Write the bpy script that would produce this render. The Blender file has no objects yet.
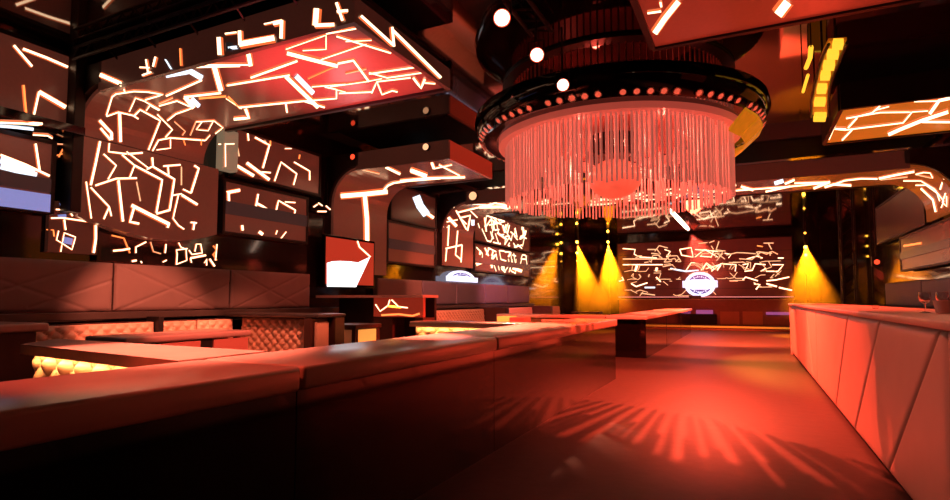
import bpy, math, random
from mathutils import Vector, Matrix
from mathutils.bvhtree import BVHTree
random.seed(7)
C = bpy.context.scene.collection
PI = math.pi

# ------------------------------------------------------------------ camera
F = 560.0; PITCH = math.radians(3.5); YAW = math.radians(26.0296); SH = 14.7489; EYE = 1.2
cam = bpy.data.cameras.new('camera'); co = bpy.data.objects.new('camera', cam); C.objects.link(co)
co.location = (0, 0, EYE); co.rotation_euler = (PI/2 + PITCH, 0, YAW)
cam.sensor_width = 36; cam.lens = F/950*36; cam.shift_y = SH/950; cam.clip_start = .05; cam.clip_end = 200
bpy.context.scene.camera = co
RT = Vector((math.cos(YAW), math.sin(YAW), 0))
UP = Vector((math.sin(YAW)*math.sin(PITCH), -math.cos(YAW)*math.sin(PITCH), math.cos(PITCH)))
FW = Vector((-math.sin(YAW)*math.cos(PITCH), math.cos(YAW)*math.cos(PITCH), math.sin(PITCH)))
def ray(px, py): return FW + RT*((px-475)/F) - UP*((py-250-SH)/F)
def at(px, py, x=None, y=None, z=None):
    d = ray(px, py)
    t = x/d.x if x is not None else y/d.y if y is not None else (z-EYE)/d.z
    return Vector((0, 0, EYE)) + d*t
EYEV = Vector((0, 0, EYE))

# ------------------------------------------------------------------ materials
def mat(name, col, rough=.5, metal=0, spec=.5, coat=0, emit=None, es=0, bump=None, var=0, vscale=6, alpha=None, trans=0):
    m = bpy.data.materials.new(name); m.use_nodes = True
    nt = m.node_tree; b = nt.nodes['Principled BSDF']
    b.inputs['Base Color'].default_value = (*col, 1)
    b.inputs['Roughness'].default_value = rough; b.inputs['Metallic'].default_value = metal
    b.inputs['Specular IOR Level'].default_value = spec; b.inputs['Coat Weight'].default_value = coat
    b.inputs['Coat Roughness'].default_value = .05
    b.inputs['Transmission Weight'].default_value = trans
    if emit: b.inputs['Emission Color'].default_value = (*emit, 1); b.inputs['Emission Strength'].default_value = es
    tc = nt.nodes.new('ShaderNodeTexCoord')
    nz = nt.nodes.new('ShaderNodeTexNoise'); nz.inputs['Scale'].default_value = vscale; nz.inputs['Detail'].default_value = 5
    nt.links.new(tc.outputs['Object'], nz.inputs['Vector'])
    if var:
        mx = nt.nodes.new('ShaderNodeMix'); mx.data_type = 'RGBA'
        mx.inputs[6].default_value = (*[c*(1-var) for c in col], 1); mx.inputs[7].default_value = (*[min(1, c*(1+var)) for c in col], 1)
        nt.links.new(nz.outputs['Fac'], mx.inputs[0]); nt.links.new(mx.outputs[2], b.inputs['Base Color'])
    if bump:
        bp = nt.nodes.new('ShaderNodeBump'); bp.inputs['Strength'].default_value = bump; bp.inputs['Distance'].default_value = .02
        nt.links.new(nz.outputs['Fac'], bp.inputs['Height']); nt.links.new(bp.outputs['Normal'], b.inputs['Normal'])
    return m
def emat(name, col, s): return mat(name, (0, 0, 0), rough=.4, emit=col, es=s)

M_floor = mat('dark carpet-like floor', (.030, .022, .020), rough=.5, spec=.22, var=.35, vscale=9, bump=.12)
M_ceil = mat('black gloss ceiling', (.012, .006, .005), rough=.045, spec=.5, coat=.6, var=.3, vscale=2)
M_wall = mat('black gloss wall', (.014, .008, .007), rough=.08, spec=.5, coat=.4, var=.3, vscale=3)
M_black = mat('black gloss laminate', (.004, .003, .003), rough=.07, spec=.4, var=.3, vscale=4)
M_matte = mat('matte black metal', (.015, .012, .012), rough=.45, spec=.3, var=.3)
M_dark = mat('dark red brown wood', (.055, .02, .015), rough=.35, var=.4, vscale=12)
M_led = mat('brown led screen', (.19, .085, .065), rough=.22, emit=(.5, .12, .07), es=.11, var=.12, vscale=30)
M_redlit = mat('panel with painted red light', (.32, .07, .045), rough=.22, emit=(.8, .06, .025), es=.22, var=.12, vscale=30)  # red lamp light painted into colour and emission
M_led_or = mat('amber led screen', (.35, .12, .04), rough=.22, emit=(1, .26, .02), es=.42, var=.2, vscale=5)
M_led_or2 = mat('dark amber led screen', (.2, .07, .03), rough=.22, emit=(1, .2, .03), es=.16, var=.5, vscale=1.5)
M_led_dim = mat('dim led screen', (.10, .055, .042), rough=.25, emit=(.5, .13, .08), es=.05, var=.12, vscale=30)
M_blue = mat('pale blue led band', (.2, .22, .35), rough=.3, emit=(.26, .31, .72), es=.75, var=.1, vscale=40)
M_stripe = mat('grey acrylic stripe', (.07, .055, .055), rough=.25, emit=(.3, .2, .2), es=.05, var=.1)
M_beige = mat('beige lit column', (.30, .22, .16), rough=.35, emit=(.7, .5, .3), es=.25, var=.2)
M_cream = emat('cream light line', (1, .62, .36), 3.6)
M_creamd = emat('soft cream light line', (1, .45, .22), 1.5)
M_edge = emat('orange halo of light line', (1, .16, .04), 1.1)
M_cool = emat('cool white light line', (.78, .88, 1), 1.6)
M_orl = emat('orange light line', (1, .23, .05), 2.2)
M_redl = emat('red light line', (1, .06, .02), 2)
M_white = emat('white hot lamp', (1, .66, .46), 9)
M_tube = emat('hot red white tube', (1, .62, .45), 6)
M_warm = emat('warm lamp', (1, .55, .25), 9)
M_ledge = emat('amber strip under ledge', (1, .45, .14), 70)
M_gold = emat('golden lamp', (1, .42, .03), 25)
M_goldd = emat('golden dot', (1, .40, .03), 7)
M_amber = emat('amber cell', (1, .48, .03), 1.5)
M_amb2 = mat('amber glow plate', (.4, .15, .02), rough=.35, emit=(1, .22, .005), es=.22)
M_rodd = mat('rod dimmed to red', (.45, .16, .12), rough=.3)  # darker, redder copy of the rod, dim light painted in
M_rdot = mat('red lamp lens', (.6, .15, .1), rough=.2, emit=(1, .12, .06), es=.75, var=.6, vscale=70)
M_leath = mat('cream leather', (.62, .40, .30), rough=.36, spec=.45, var=.12, vscale=5)
M_tuft = mat('tufted cream leather', (.66, .40, .28), rough=.36, spec=.45, var=.1, vscale=5)
M_bar = mat('white bar leather', (.62, .46, .40), rough=.42, spec=.4, var=.08, vscale=4)
M_bartop = mat('pale bar top', (.55, .40, .36), rough=.3, var=.1)
M_top = mat('satin counter top', (.46, .30, .25), rough=.24, spec=.6, var=.18, vscale=3)
M_grey = mat('grey padded vinyl', (.17, .125, .12), rough=.5, spec=.3, var=.12, vscale=5)
M_greyb = mat('blue grey padded vinyl', (.13, .13, .19), rough=.5, spec=.3, var=.12, vscale=5)
M_seam = mat('dark piping', (.03, .015, .012), rough=.5)
M_ledgeblk = mat('dark ledge', (.045, .035, .033), rough=.35, var=.2)
M_coral = mat('coral lit board', (.55, .20, .15), rough=.45, var=.1)
M_rod = mat('frosted acrylic rod', (.80, .55, .50), rough=.3, spec=.5, emit=(1, .24, .17), es=.26)  # pink emission stands in for lamp light on the rods
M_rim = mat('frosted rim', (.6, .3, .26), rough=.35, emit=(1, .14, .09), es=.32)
M_goldm = mat('gold mirror', (.9, .5, .08), rough=.25, metal=1)
M_glass = mat('clear glass', (.95, .9, .88), rough=.05, trans=1)
M_steel = mat('steel', (.5, .45, .42), rough=.3, metal=1)
M_bot = mat('dark bottle glass', (.05, .03, .02), rough=.08, coat=.5)
M_stage = mat('dark red stage', (.30, .10, .09), rough=.4, var=.2)
M_logo = emat('white logo glow', (.78, .76, 1), 1.6)
M_logod = mat('violet logo glyphs', (.03, .02, .1), rough=.4, emit=(.14, .09, .6), es=.5)
M_tvw = emat('white tv picture', (1, .97, 1), 2.6)
M_tvr = mat('red tv picture', (.2, .03, .02), rough=.2, emit=(1, .07, .03), es=.42)
M_violet = mat('violet lit board', (.4, .2, .5), rough=.4, emit=(.7, .2, .7), es=.3)

# ------------------------------------------------------------------ mesh helpers
class MB:
    def __init__(s): s.v = []; s.f = []; s.m = []; s.mats = []
    def mi(s, m):
        if m not in s.mats: s.mats.append(m)
        return s.mats.index(m)
    def add(s, vs, fs, m):
        o = len(s.v); s.v += [Vector(p) for p in vs]; k = s.mi(m)
        for f in fs: s.f.append([o+i for i in f]); s.m.append(k)
        return s
    def box(s, a, b, m, bev=0):
        x0, y0, z0 = a; x1, y1, z1 = b
        x0, x1 = min(x0, x1), max(x0, x1); y0, y1 = min(y0, y1), max(y0, y1); z0, z1 = min(z0, z1), max(z0, z1)
        if not bev:
            return s.add([(x0,y0,z0),(x1,y0,z0),(x1,y1,z0),(x0,y1,z0),(x0,y0,z1),(x1,y0,z1),(x1,y1,z1),(x0,y1,z1)],
                [(0,3,2,1),(4,5,6,7),(0,1,5,4),(1,2,6,5),(2,3,7,6),(3,0,4,7)], m)
        import bmesh
        bm = bmesh.new(); bmesh.ops.create_cube(bm, size=1)
        for v in bm.verts: v.co = Vector(((x0+x1)/2+v.co.x*(x1-x0), (y0+y1)/2+v.co.y*(y1-y0), (z0+z1)/2+v.co.z*(z1-z0)))
        bmesh.ops.bevel(bm, geom=bm.edges[:], offset=bev, segments=3, affect='EDGES', profile=.5)
        bm.verts.index_update()
        s.add([v.co.copy() for v in bm.verts], [[v.index for v in f.verts] for f in bm.faces], m); bm.free(); return s
    def tube(s, pts, r, m, n=8, caps=True):
        pts = [Vector(p) for p in pts]; rs = r if isinstance(r, (list, tuple)) else [r]*len(pts)
        vs = []; fs = []
        for i, p in enumerate(pts):
            d = (pts[min(i+1, len(pts)-1)] - pts[max(i-1, 0)])
            if d.length < 1e-9: d = Vector((0, 0, 1))
            d.normalize(); a = d.orthogonal().normalized() if i == 0 else (a - d*a.dot(d)).normalized(); b = d.cross(a)
            for k in range(n):
                t = 2*PI*k/n; vs.append(p + (a*math.cos(t)+b*math.sin(t))*rs[i])
        for i in range(len(pts)-1):
            for k in range(n): fs.append((i*n+k, i*n+(k+1)%n, (i+1)*n+(k+1)%n, (i+1)*n+k))
        if caps: fs.append(list(range(n))[::-1]); fs.append([(len(pts)-1)*n+k for k in range(n)])
        return s.add(vs, fs, m)
    def lathe(s, prof, m, c=(0,0,0), n=48, ax=None):
        vs = []; fs = []; R = Matrix.Identity(3) if ax is None else Vector((0,0,1)).rotation_difference(Vector(ax)).to_matrix()
        for r, z in prof:
            for k in range(n):
                t = 2*PI*k/n; vs.append(R @ Vector((r*math.cos(t), r*math.sin(t), z)) + Vector(c))
        for i in range(len(prof)-1):
            for k in range(n): fs.append((i*n+k, i*n+(k+1)%n, (i+1)*n+(k+1)%n, (i+1)*n+k))
        return s.add(vs, fs, m)
    def prism(s, poly, axis, a, b, m):   # poly in the two other axes
        def P(u, v, w): return {'x': (w, u, v), 'y': (u, w, v), 'z': (u, v, w)}[axis]
        n = len(poly); vs = [P(u, v, a) for u, v in poly] + [P(u, v, b) for u, v in poly]
        fs = [list(range(n))[::-1], list(range(n, 2*n))] + [(i, (i+1) % n, n+(i+1) % n, n+i) for i in range(n)]
        return s.add(vs, fs, m)
    def patch(s, c00, c10, c11, c01, nrm, m, nu=20, nv=12, h=None, thick=.04):
        """padded surface: four corners, relief along nrm given by h(u, v), closed at the back"""
        c00, c10, c11, c01, nrm = map(Vector, (c00, c10, c11, c01, nrm)); nrm.normalize()
        vs = []; fs = []
        for j in range(nv+1):
            for i in range(nu+1):
                u, v = i/nu, j/nv
                p = (c00*(1-u)+c10*u)*(1-v) + (c01*(1-u)+c11*u)*v
                vs.append(p + nrm*(h(u, v) if h else 0))
        W = nu+1
        for j in range(nv):
            for i in range(nu): fs.append((j*W+i, j*W+i+1, (j+1)*W+i+1, (j+1)*W+i))
        ring = [i for i in range(W)] + [j*W+nu for j in range(1, nv+1)] + [nv*W+i for i in range(nu-1, -1, -1)] + [j*W for j in range(nv-1, 0, -1)]
        o = len(vs)
        for k in ring:
            i, j = k % W, k//W; u, v = i/nu, j/nv
            vs.append((c00*(1-u)+c10*u)*(1-v) + (c01*(1-u)+c11*u)*v - nrm*thick)
        L = len(ring)
        for k in range(L): fs.append((ring[(k+1) % L], ring[k], o+k, o+(k+1) % L))
        fs.append([o+k for k in range(L)][::-1])
        return s.add(vs, fs, m)
    def build(s, name, parent=None, smooth=False, loc=None):
        me = bpy.data.meshes.new(name)
        org = Vector(loc) if loc is not None else Vector((0,0,0))
        if parent is not None: org = Vector(parent['_o'])
        me.from_pydata([tuple(p-org) for p in s.v], [], s.f)
        for m in s.mats: me.materials.append(m)
        for i, p in enumerate(me.polygons): p.material_index = s.m[i]; p.use_smooth = smooth
        me.update()
        if smooth:
            try: me.set_sharp_from_angle(angle=math.radians(38))
            except Exception: pass
        o = bpy.data.objects.new(name, me); C.objects.link(o)
        if parent is not None:
            o.parent = parent; o['_o'] = parent['_o']
        else:
            o.location = org; o['_o'] = tuple(org)
        return o

def tag(o, label=None, cat=None, group=None, kind=None):
    if label: o['label'] = label
    if cat: o['category'] = cat
    if group: o['group'] = group
    if kind: o['kind'] = kind
    return o
def thing(name, label, cat, loc, group=None):
    o = bpy.data.objects.new(name, None); C.objects.link(o); o.location = loc; o['_o'] = tuple(loc); o.empty_display_size = .1
    return tag(o, label, cat, group)
def struct(name, mb, smooth=False): return tag(mb.build(name, smooth=smooth), kind='structure')
def copy_tree(root, loc, label=None, rotz=None):
    r = root.copy(); C.objects.link(r); r.location = loc; r['_o'] = tuple(loc)
    if rotz is not None: r.rotation_euler.z = rotz
    if label: r['label'] = label
    for ch in list(root.children):
        c = ch.copy(); C.objects.link(c); c.parent = r
        for g in list(ch.children):
            d = g.copy(); C.objects.link(d); d.parent = c
    return r

# light lines of a led panel: sampled where they run on the panel's own surface, as low raised strips
def zr(x0, y0, s): return lambda pts: [(x0+s*a, y0+s*b) for a, b in pts]
def lines(mb, specs, rise=.012, core=None, surf=None):
    src = surf or mb
    tree = BVHTree.FromPolygons([tuple(v) for v in src.v], src.f)
    for sp in specs:
        w, pts = sp[0], sp[1]; mt = sp[2] if len(sp) > 2 else (core or M_cream)
        fine = []
        for (a, b), (c, d) in zip(pts[:-1], pts[1:]):
            n = max(1, int(math.hypot(c-a, d-b)/4))
            fine += [(a+(c-a)*k/n, b+(d-b)*k/n) for k in range(n)]
        fine.append(pts[-1])
        quad = []
        for i, (x, y) in enumerate(fine):
            x2, y2 = fine[min(i+1, len(fine)-1)]; x1, y1 = fine[max(i-1, 0)]
            dx, dy = x2-x1, y2-y1; l = math.hypot(dx, dy) or 1; nx, ny = -dy/l, dx/l
            row = []
            for k in (-.56, -.33, .33, .56):
                d = ray(x+nx*w*k, y+ny*w*k).normalized()
                hit, nn, _, _ = tree.ray_cast(EYEV, d)
                if hit is None: row = None; break
                if nn.dot(d) > 0: nn = -nn
                row.append(hit + nn*(rise if abs(k) < .4 else .001))
            quad.append(row)
        for a, b in zip(quad[:-1], quad[1:]):
            if a is None or b is None: continue
            if max((a[k]-b[k]).length for k in range(4)) > 1.2 and w < 30 and (a[0]-a[3]).length > 1.5: continue
            em = M_edge if mt in (M_cream, M_creamd, M_orl) and w > 1.1 else mt
            mb.add([a[0], a[1], b[1], b[0]], [(0, 1, 2, 3)], em)
            mb.add([a[1], a[2], b[2], b[1]], [(0, 1, 2, 3)], mt)
            mb.add([a[2], a[3], b[3], b[2]], [(0, 1, 2, 3)], em)
    return mb
def rand_lines(mb, org, U, V, nrm, n, w=.04, mt=None, seed=1):
    """angular light lines on a flat panel, laid out in metres on the panel"""
    r = random.Random(seed); org, U, V, nrm = map(Vector, (org, U, V, nrm)); lu, lv = U.length, V.length; U = U/lu; V = V/lv; mt = mt or M_cream
    for _ in range(n):
        p = [r.uniform(.05, .95)*lu, r.uniform(.05, .95)*lv]; a = r.choice([0, 60, 90, 120, 180, 240, 300])+r.uniform(-12, 12)
        for k in range(r.randint(1, 3)):
            L = r.uniform(.15, .5); q = [p[0]+math.cos(math.radians(a))*L, p[1]+math.sin(math.radians(a))*L]
            q[0] = min(max(q[0], .03), lu-.03); q[1] = min(max(q[1], .03), lv-.03)
            d = Vector((q[0]-p[0], q[1]-p[1]))
            if d.length < .05: break
            t = Vector((-d.y, d.x)).normalized()*w/2
            P = lambda s, g, z: org+U*(s[0]+t.x*g)+V*(s[1]+t.y*g)+nrm*z
            mb.add([P(p,-1,.01), P(q,-1,.01), P(q,1,.01), P(p,1,.01)], [(0,1,2,3)], mt)
            p = q; a += r.choice([-70, -50, 50, 70, 95])

# ------------------------------------------------------------------ room shell
XL, XR, YB, ZC = -6.5, 3.15, 25.2, 3.87
struct('floor', MB().box((XL-.3, -3, -.1), (XR+.3, YB+.3, 0), M_floor))
struct('ceiling', MB().box((XL-.3, -3, ZC), (XR+.3, YB+.3, ZC+.1), M_ceil))
struct('wall_left', MB().box((XL-.2, -3, 0), (XL, YB, ZC), M_wall))
struct('wall_right', MB().box((XR, -3, 0), (XR+.2, YB, ZC), M_wall))
struct('wall_back', MB().box((XL-.2, YB, 0), (XR+.2, YB+.2, ZC), M_wall))
struct('wall_front', MB().box((XL-.2, -3.2, 0), (XR+.2, -3, ZC), M_wall))

# ------------------------------------------------------------------ led canopies that wrap from wall to ceiling
XW = -6.38   # face of the wall cladding on the left
ZU, ZT = 3.38, 3.66
def arcpts(cx, cz, r, a0, a1, n=8): return [(cx+r*math.cos(math.radians(a0+(a1-a0)*k/n)), cz+r*math.sin(math.radians(a0+(a1-a0)*k/n))) for k in range(n+1)]
def skin(prof, y0, y1, m, back=.05, ny=1):
    """a sheet that follows an (x, z) profile and runs from y0 to y1, with a thin solid back"""
    mb = MB(); n = len(prof); vs = []; fs = []
    nr = []
    for i in range(n):
        a = Vector(prof[max(i-1, 0)]); b = Vector(prof[min(i+1, n-1)]); d = (b-a).normalized(); nr.append(Vector((-d.y, d.x)))
    for y in (y0, y1):
        for i, (x, z) in enumerate(prof): vs.append((x, y, z))
    for y in (y0, y1):
        for i, (x, z) in enumerate(prof): vs.append((x+nr[i].x*back, y, z+nr[i].y*back))
    for i in range(n-1):
        fs.append((i, i+1, n+i+1, n+i)); fs.append((2*n+i, 3*n+i, 3*n+i+1, 2*n+i+1))
        fs.append((i, 2*n+i, 2*n+i+1, i+1)); fs.append((n+i, n+i+1, 3*n+i+1, 3*n+i))
    fs.append((0, n, 3*n, 2*n)); fs.append((n-1, 3*n-1, 4*n-1, 2*n-1))
    return mb.add(vs, fs, m)
def left_prof(zb, r=.5, xr=-2.75):
    return [(XW, zb)] + [(XW, zb+(2.9-zb)*k/4) for k in range(1, 4)] + arcpts(XW+r, ZU-r, r, 180, 90, 10) + [(xr, ZU)]
def cheek(y0, y1, r, side=1, xr=None):
    """black filler between the curved sheet, the wall and the top of the canopy"""
    s = side; xw = XW if s > 0 else 3.0; o = xw-.07*s
    a = arcpts(xw+r*s, ZU-r, r+.06, 180 if s > 0 else 0, 90, 8)
    poly = [(o-.02*s, ZU-r)] + [p for p in a] + [(xw+r*s, ZT), (o-.02*s, ZT)]
    return poly

# canopy one, left, Y 3.42 .. 4.95 ------------------------------------------------
A_ = zr(80, 130, .23); B_ = zr(90, 60, .2); Cc = zr(200, 0, .26); D_ = zr(200, 120, .26); F_ = zr(80, 0, .1684); E_ = zr(400, 120, .26)
G_ = zr(310, 130, .22); H_ = zr(420, 180, .22); J_ = zr(0, 120, .28); K1 = zr(0, 0, .14); K2 = zr(0, 60, .14)
y0, y1 = 3.42, 4.95
c1 = thing('lighted_canopy', 'large brown canopy full of jagged light lines, curving down the left wall', 'canopy', (-4.5, 4.2, ZU), 'light line canopies')
pr = [(XW, 2.96)] + arcpts(XW+.42, ZU-.42, .42, 180, 90, 10)[1:] + [(-2.75, ZU)]
sk = skin(pr, y0+.02, y1, M_led)
u = MB(); u.v, u.f, u.m, u.mats = list(sk.v), list(sk.f), list(sk.m), list(sk.mats)
lines(u, [
 (5, B_([(380,75),(500,55),(560,90)]), M_cool), (2.6, B_([(560,95),(380,175)])), (2.4, B_([(520,30),(750,25)])), (7, B_([(622,30),(655,150)])),
 (3, B_([(655,160),(470,180)])), (6, B_([(475,180),(520,235)])), (4, B_([(505,190),(545,230)]), M_cool), (1.1, B_([(680,125),(750,112)]), M_orl), (1.1, B_([(545,190),(680,180)]), M_orl), (1, B_([(690,180),(750,240)]), M_orl),
 (2.2, Cc([(0,245),(200,245)])), (6, Cc([(185,195),(195,250)])), (3, Cc([(195,295),(375,230)])), (5.5, Cc([(335,200),(430,225),(530,250)])),
 (1.5, Cc([(330,185),(485,130),(485,185),(395,190)])), (2.2, Cc([(485,125),(600,105)])), (2.2, Cc([(525,135),(735,200)])), (1.4, Cc([(560,155),(660,150)])),
 (1.6, Cc([(465,225),(640,165)])), (1.2, Cc([(415,300),(530,248)]), M_orl), (3, Cc([(530,240),(590,228),(650,310)])), (5.5, Cc([(330,290),(455,410)])),
 (2.6, Cc([(105,325),(345,285)])), (4.5, Cc([(368,290),(435,358)]), M_cool), (1.6, Cc([(430,330),(560,320)])), (1.4, Cc([(500,330),(640,310),(700,298)])),
 (2.2, Cc([(650,280),(825,255)])), (1.8, Cc([(650,275),(720,295),(860,275)])), (2.4, Cc([(150,410),(400,385),(480,410)])), (2, Cc([(400,385),(525,375),(525,340),(480,330)])),
 (1.2, Cc([(100,375),(160,415)])), (2, Cc([(535,355),(660,350)])), (2, Cc([(660,355),(680,310),(700,360),(740,345),(760,350)])), (2, Cc([(680,310),(810,295)])),
 (3.2, Cc([(820,295),(850,335),(865,300)])), (2, Cc([(865,315),(905,318)])), (4, Cc([(175,415),(188,450),(130,455)])), (2.4, Cc([(330,395),(335,430)])),
 (1.2, Cc([(520,340),(560,350)])), (1.4, Cc([(560,280),(640,262)]), M_creamd),
 # the cove that curves down to the wall
 (2, B_([(80,275),(110,180),(130,165),(220,152),(290,155),(365,168),(275,195)])), (2, B_([(170,140),(175,160)])),
 (1.6, B_([(195,255),(228,185),(270,200),(350,245)])), (2, B_([(80,280),(140,258),(215,275),(240,292)])), (4, B_([(146,260),(150,410)])),
 (2.2, B_([(220,275),(250,245),(350,300),(290,450)])), (1.6, B_([(280,250),(300,222),(345,248)])), (1.8, B_([(335,268),(410,345),(375,385)])),
 (2, B_([(345,225),(435,200),(515,235),(430,265),(385,300)])), (1.3, B_([(345,215),(415,185)]), M_creamd), (2, B_([(310,455),(340,400),(400,388),(575,400)])),
 (1.4, B_([(400,395),(400,440),(330,450)])), (1.3, B_([(420,305),(475,355),(460,375)]), M_creamd), (1.4, B_([(530,305),(620,300),(665,335),(625,365)])),
 (1.4, B_([(500,375),(530,305)]), M_creamd), (1.3, B_([(560,305),(530,345),(590,350),(615,305)])), (1.4, B_([(575,400),(600,372),(630,390)])),
 (1.2, B_([(465,395),(475,425)]), M_orl), (1.2, B_([(555,395),(555,425)]), M_orl), (4, B_([(45,300),(105,365),(105,400)])), (3, B_([(50,340),(100,400)])),
 (1.5, B_([(60,455),(95,440),(100,460)]))], surf=sk)
u.build('underside_panel', c1)
f = MB().box((XW+.38, y0-.03, ZU-.03), (-2.75, y0+.02, ZT), M_led_dim)
f.prism(cheek(0, 0, .42), 'y', y0-.03, y0+.02, M_matte)
ff = MB().box((XW+.38, y0-.03, ZU-.03), (-2.75, y0+.02, ZT), M_led_dim)
lines(f, [(5.5, [(101,75),(122,84)]), (3, F_([(455,340),(440,398)])), (2.4, F_([(398,355),(412,440)])), (2, F_([(360,402),(420,405)])), (2.6, F_([(375,450),(430,430)])),
 (1, F_([(510,355),(545,412)]), M_cool), (2, F_([(600,290),(605,392)]), M_orl), (6, Cc([(76,145),(80,213)])), (2.4, Cc([(100,132),(145,126)])), (8, Cc([(155,172),(290,148)])),
 (5, Cc([(156,120),(158,175)])), (6, Cc([(285,92),(318,85)])), (5, Cc([(318,80),(316,150)])), (2, Cc([(250,95),(320,80)])), (8, Cc([(452,35),(447,100)])), (5, Cc([(445,100),(520,97)])),
 (4, Cc([(528,12),(552,82)])), (4, Cc([(530,47),(580,42)])), (7, Cc([(112,165),(112,200)]), M_stripe), (3, Cc([(112,185),(145,182)]), M_cool)], surf=ff)
f.build('front_fascia', c1)
f = MB().box((-2.75, y0-.03, ZU-.03), (-2.70, y1, ZT-.1), M_led_dim); ff = MB().box((-2.75, y0-.03, ZU-.03), (-2.70, y1, ZT-.1), M_led_dim)
lines(f, [(4, Cc([(615,62),(740,175)])), (3.6, Cc([(742,180),(735,105)])), (4, Cc([(738,118),(923,300)]))], surf=ff)
f.build('side_fascia', c1)
MB().box((XW+.38, y1, ZU-.03), (-2.70, y1+.05, ZT), M_matte).build('back_fascia', c1)
MB().box((XW+.1, y0, ZT-.02), (-2.75, y1, ZT+.02), M_matte).build('top_cover', c1)
tr = MB()
for z in (ZT+.05, ZT+.17): tr.tube([(-6.3, y0-.12, z), (-2.6, y0-.12, z)], .018, M_matte)
for k in range(19):
    x = -6.3+k*.2; tr.tube([(x, y0-.12, ZT+.05), (x+.1, y0-.12, ZT+.17), (x+.2, y0-.12, ZT+.05)], .01, M_matte, n=5)
    if k % 3 == 0: tr.tube([(x, y0-.12, ZT+.05), (x, y0-.02, ZT-.03)], .012, M_matte, n=5); tr.tube([(x, y0-.12, ZT+.17), (x, y0-.12, ZC)], .012, M_matte, n=5)
tr.build('mounting_truss', c1)

# the curved screen on the wall under the cove of canopy one
def bulge(yy): t = (yy-3.44)/1.72; return .14*math.sin(PI*max(0, min(1, t)))
cs = MB(); NY, NZ = 26, 10; vs = []; fs = []
ya, yb = 3.44, 5.16
for j in range(NZ+1):
    for i in range(NY+1):
        y = ya+(yb-ya)*i/NY; zb = 2.07-.17*math.sin(PI*min(1, (i/NY)*.98))**1.0; z = zb+(2.94-zb)*j/NZ
        vs.append((XW+.03+bulge(y)*(1-j/NZ), y, z))
W = NY+1
for j in range(NZ):
    for i in range(NY): fs.append((j*W+i, j*W+i+1, (j+1)*W+i+1, (j+1)*W+i))
o = len(vs)
ring = list(range(W)) + [j*W+NY for j in range(1, NZ+1)] + [NZ*W+i for i in range(NY-1, -1, -1)] + [j*W for j in range(NZ-1, 0, -1)]
for k in ring: vs.append((XW-.06, vs[k][1], vs[k][2]))
fs += [(ring[(k+1) % len(ring)], ring[k], o+k, o+(k+1) % len(ring)) for k in range(len(ring))]
cs.add(vs, fs, M_led); sf = MB(); sf.add(vs, fs, M_led)
lines(cs, [(3.2, A_([(85,50),(66,145),(45,240)])), (2, A_([(25,225),(48,385)])), (2.2, A_([(45,250),(125,335),(102,388)])), (2, A_([(125,335),(135,375)])),
 (2.4, A_([(65,242),(155,212),(245,210)])), (3.4, A_([(165,220),(185,398)])), (2, A_([(125,58),(122,95),(200,105)])), (2, A_([(100,105),(155,155),(120,215)])),
 (2, A_([(180,108),(235,155),(215,205)])), (2.6, A_([(235,155),(355,218),(330,360)])), (1.6, A_([(200,95),(300,170)])), (2.6, A_([(310,100),(315,160),(408,215),(388,345)])),
 (2, A_([(288,172),(315,158)])), (2.6, A_([(330,365),(390,348)])), (4.6, A_([(222,328),(300,368),(385,410)])), (3, A_([(235,330),(215,400),(255,408)])), (3, A_([(385,405),(378,425)])),
 (2.2, A_([(360,158),(435,152)])), (2, A_([(380,158),(383,195)])), (2.6, A_([(495,155),(514,168),(480,275)])), (1.8, A_([(480,275),(445,258)])), (1.8, A_([(400,285),(440,278)])),
 (3.2, A_([(440,283),(508,325)])), (1.8, A_([(425,285),(402,385),(425,415),(450,432)])), (2.4, A_([(495,400),(490,435)])), (2, A_([(478,402),(505,405)])),
 (2.4, A_([(205,105),(270,100)])), (.8, A_([(245,225),(262,310)]), M_creamd), (.8, A_([(440,160),(440,240)]), M_creamd)], surf=sf)
tag(cs.build('curved_screen', smooth=False, loc=(XW, 4.3, 2.5)), 'bowed brown wall screen with bright angular light lines under the big canopy', 'screen', 'wall screens')

tag(MB().box((XL+.02, 3.30, 2.10), (-6.24, 3.41, 3.86), M_matte, bev=.01).build('wall_post', loc=(-6.3, 3.36, 2.1)), 'black square post between the far left screens and the big canopy', 'post')
# beige column next to it
t = MB().box((XW-.05, 5.17, 2.94), (XW+.10, 5.42, 3.5), M_beige, bev=.02)
lines(t, [(1.6, D_([(52,95),(95,93),(130,92)])), (1.6, D_([(95,90),(96,180)]))], surf=MB().box((XW-.05, 5.17, 2.94), (XW+.10, 5.42, 3.5), M_beige))
tag(t.build('wall_column', loc=(XW, 5.3, 2.94)), 'short beige lit column between the big canopy and the next wall screen', 'column')

# canopy two, left and right
y0, y1 = 7.52, 9.1
c2 = thing('lighted_canopy', 'arched brown canopy with a glowing T shape on its wall leg behind the television', 'canopy', (-5.3, 8.3, ZU), 'light line canopies')
pr = left_prof(2.12, .55, -4.15); pr[0] = (XW, 1.66)
sk = skin(pr, y0, y1, M_led)
u = MB(); u.v, u.f, u.m, u.mats = list(sk.v), list(sk.f), list(sk.m), list(sk.mats)
lines(u, [(6.5, D_([(540,292),(632,284),(720,274)])), (6, D_([(632,290),(640,380),(641,465)])), (3.4, D_([(700,172),(770,206)])), (6, D_([(812,192),(872,214)])), (3.4, D_([(887,150),(900,185)])),
 (2.6, D_([(706,268),(722,250),(745,240),(800,232),(925,222)])), (3, E_([(120,150),(130,185)])), (1.6, E_([(130,185),(200,170)])), (1.8, E_([(150,170),(230,212)])), (4.5, E_([(40,190),(100,215)])),
 (3, E_([(0,232),(100,222),(250,218)])), (1.2, D_([(560,175),(690,205)]), M_creamd), (5, E_([(255,222),(315,216)])), (1.5, D_([(605,465),(610,490)]))], surf=sk)
u.build('underside_panel', c2)
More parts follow.
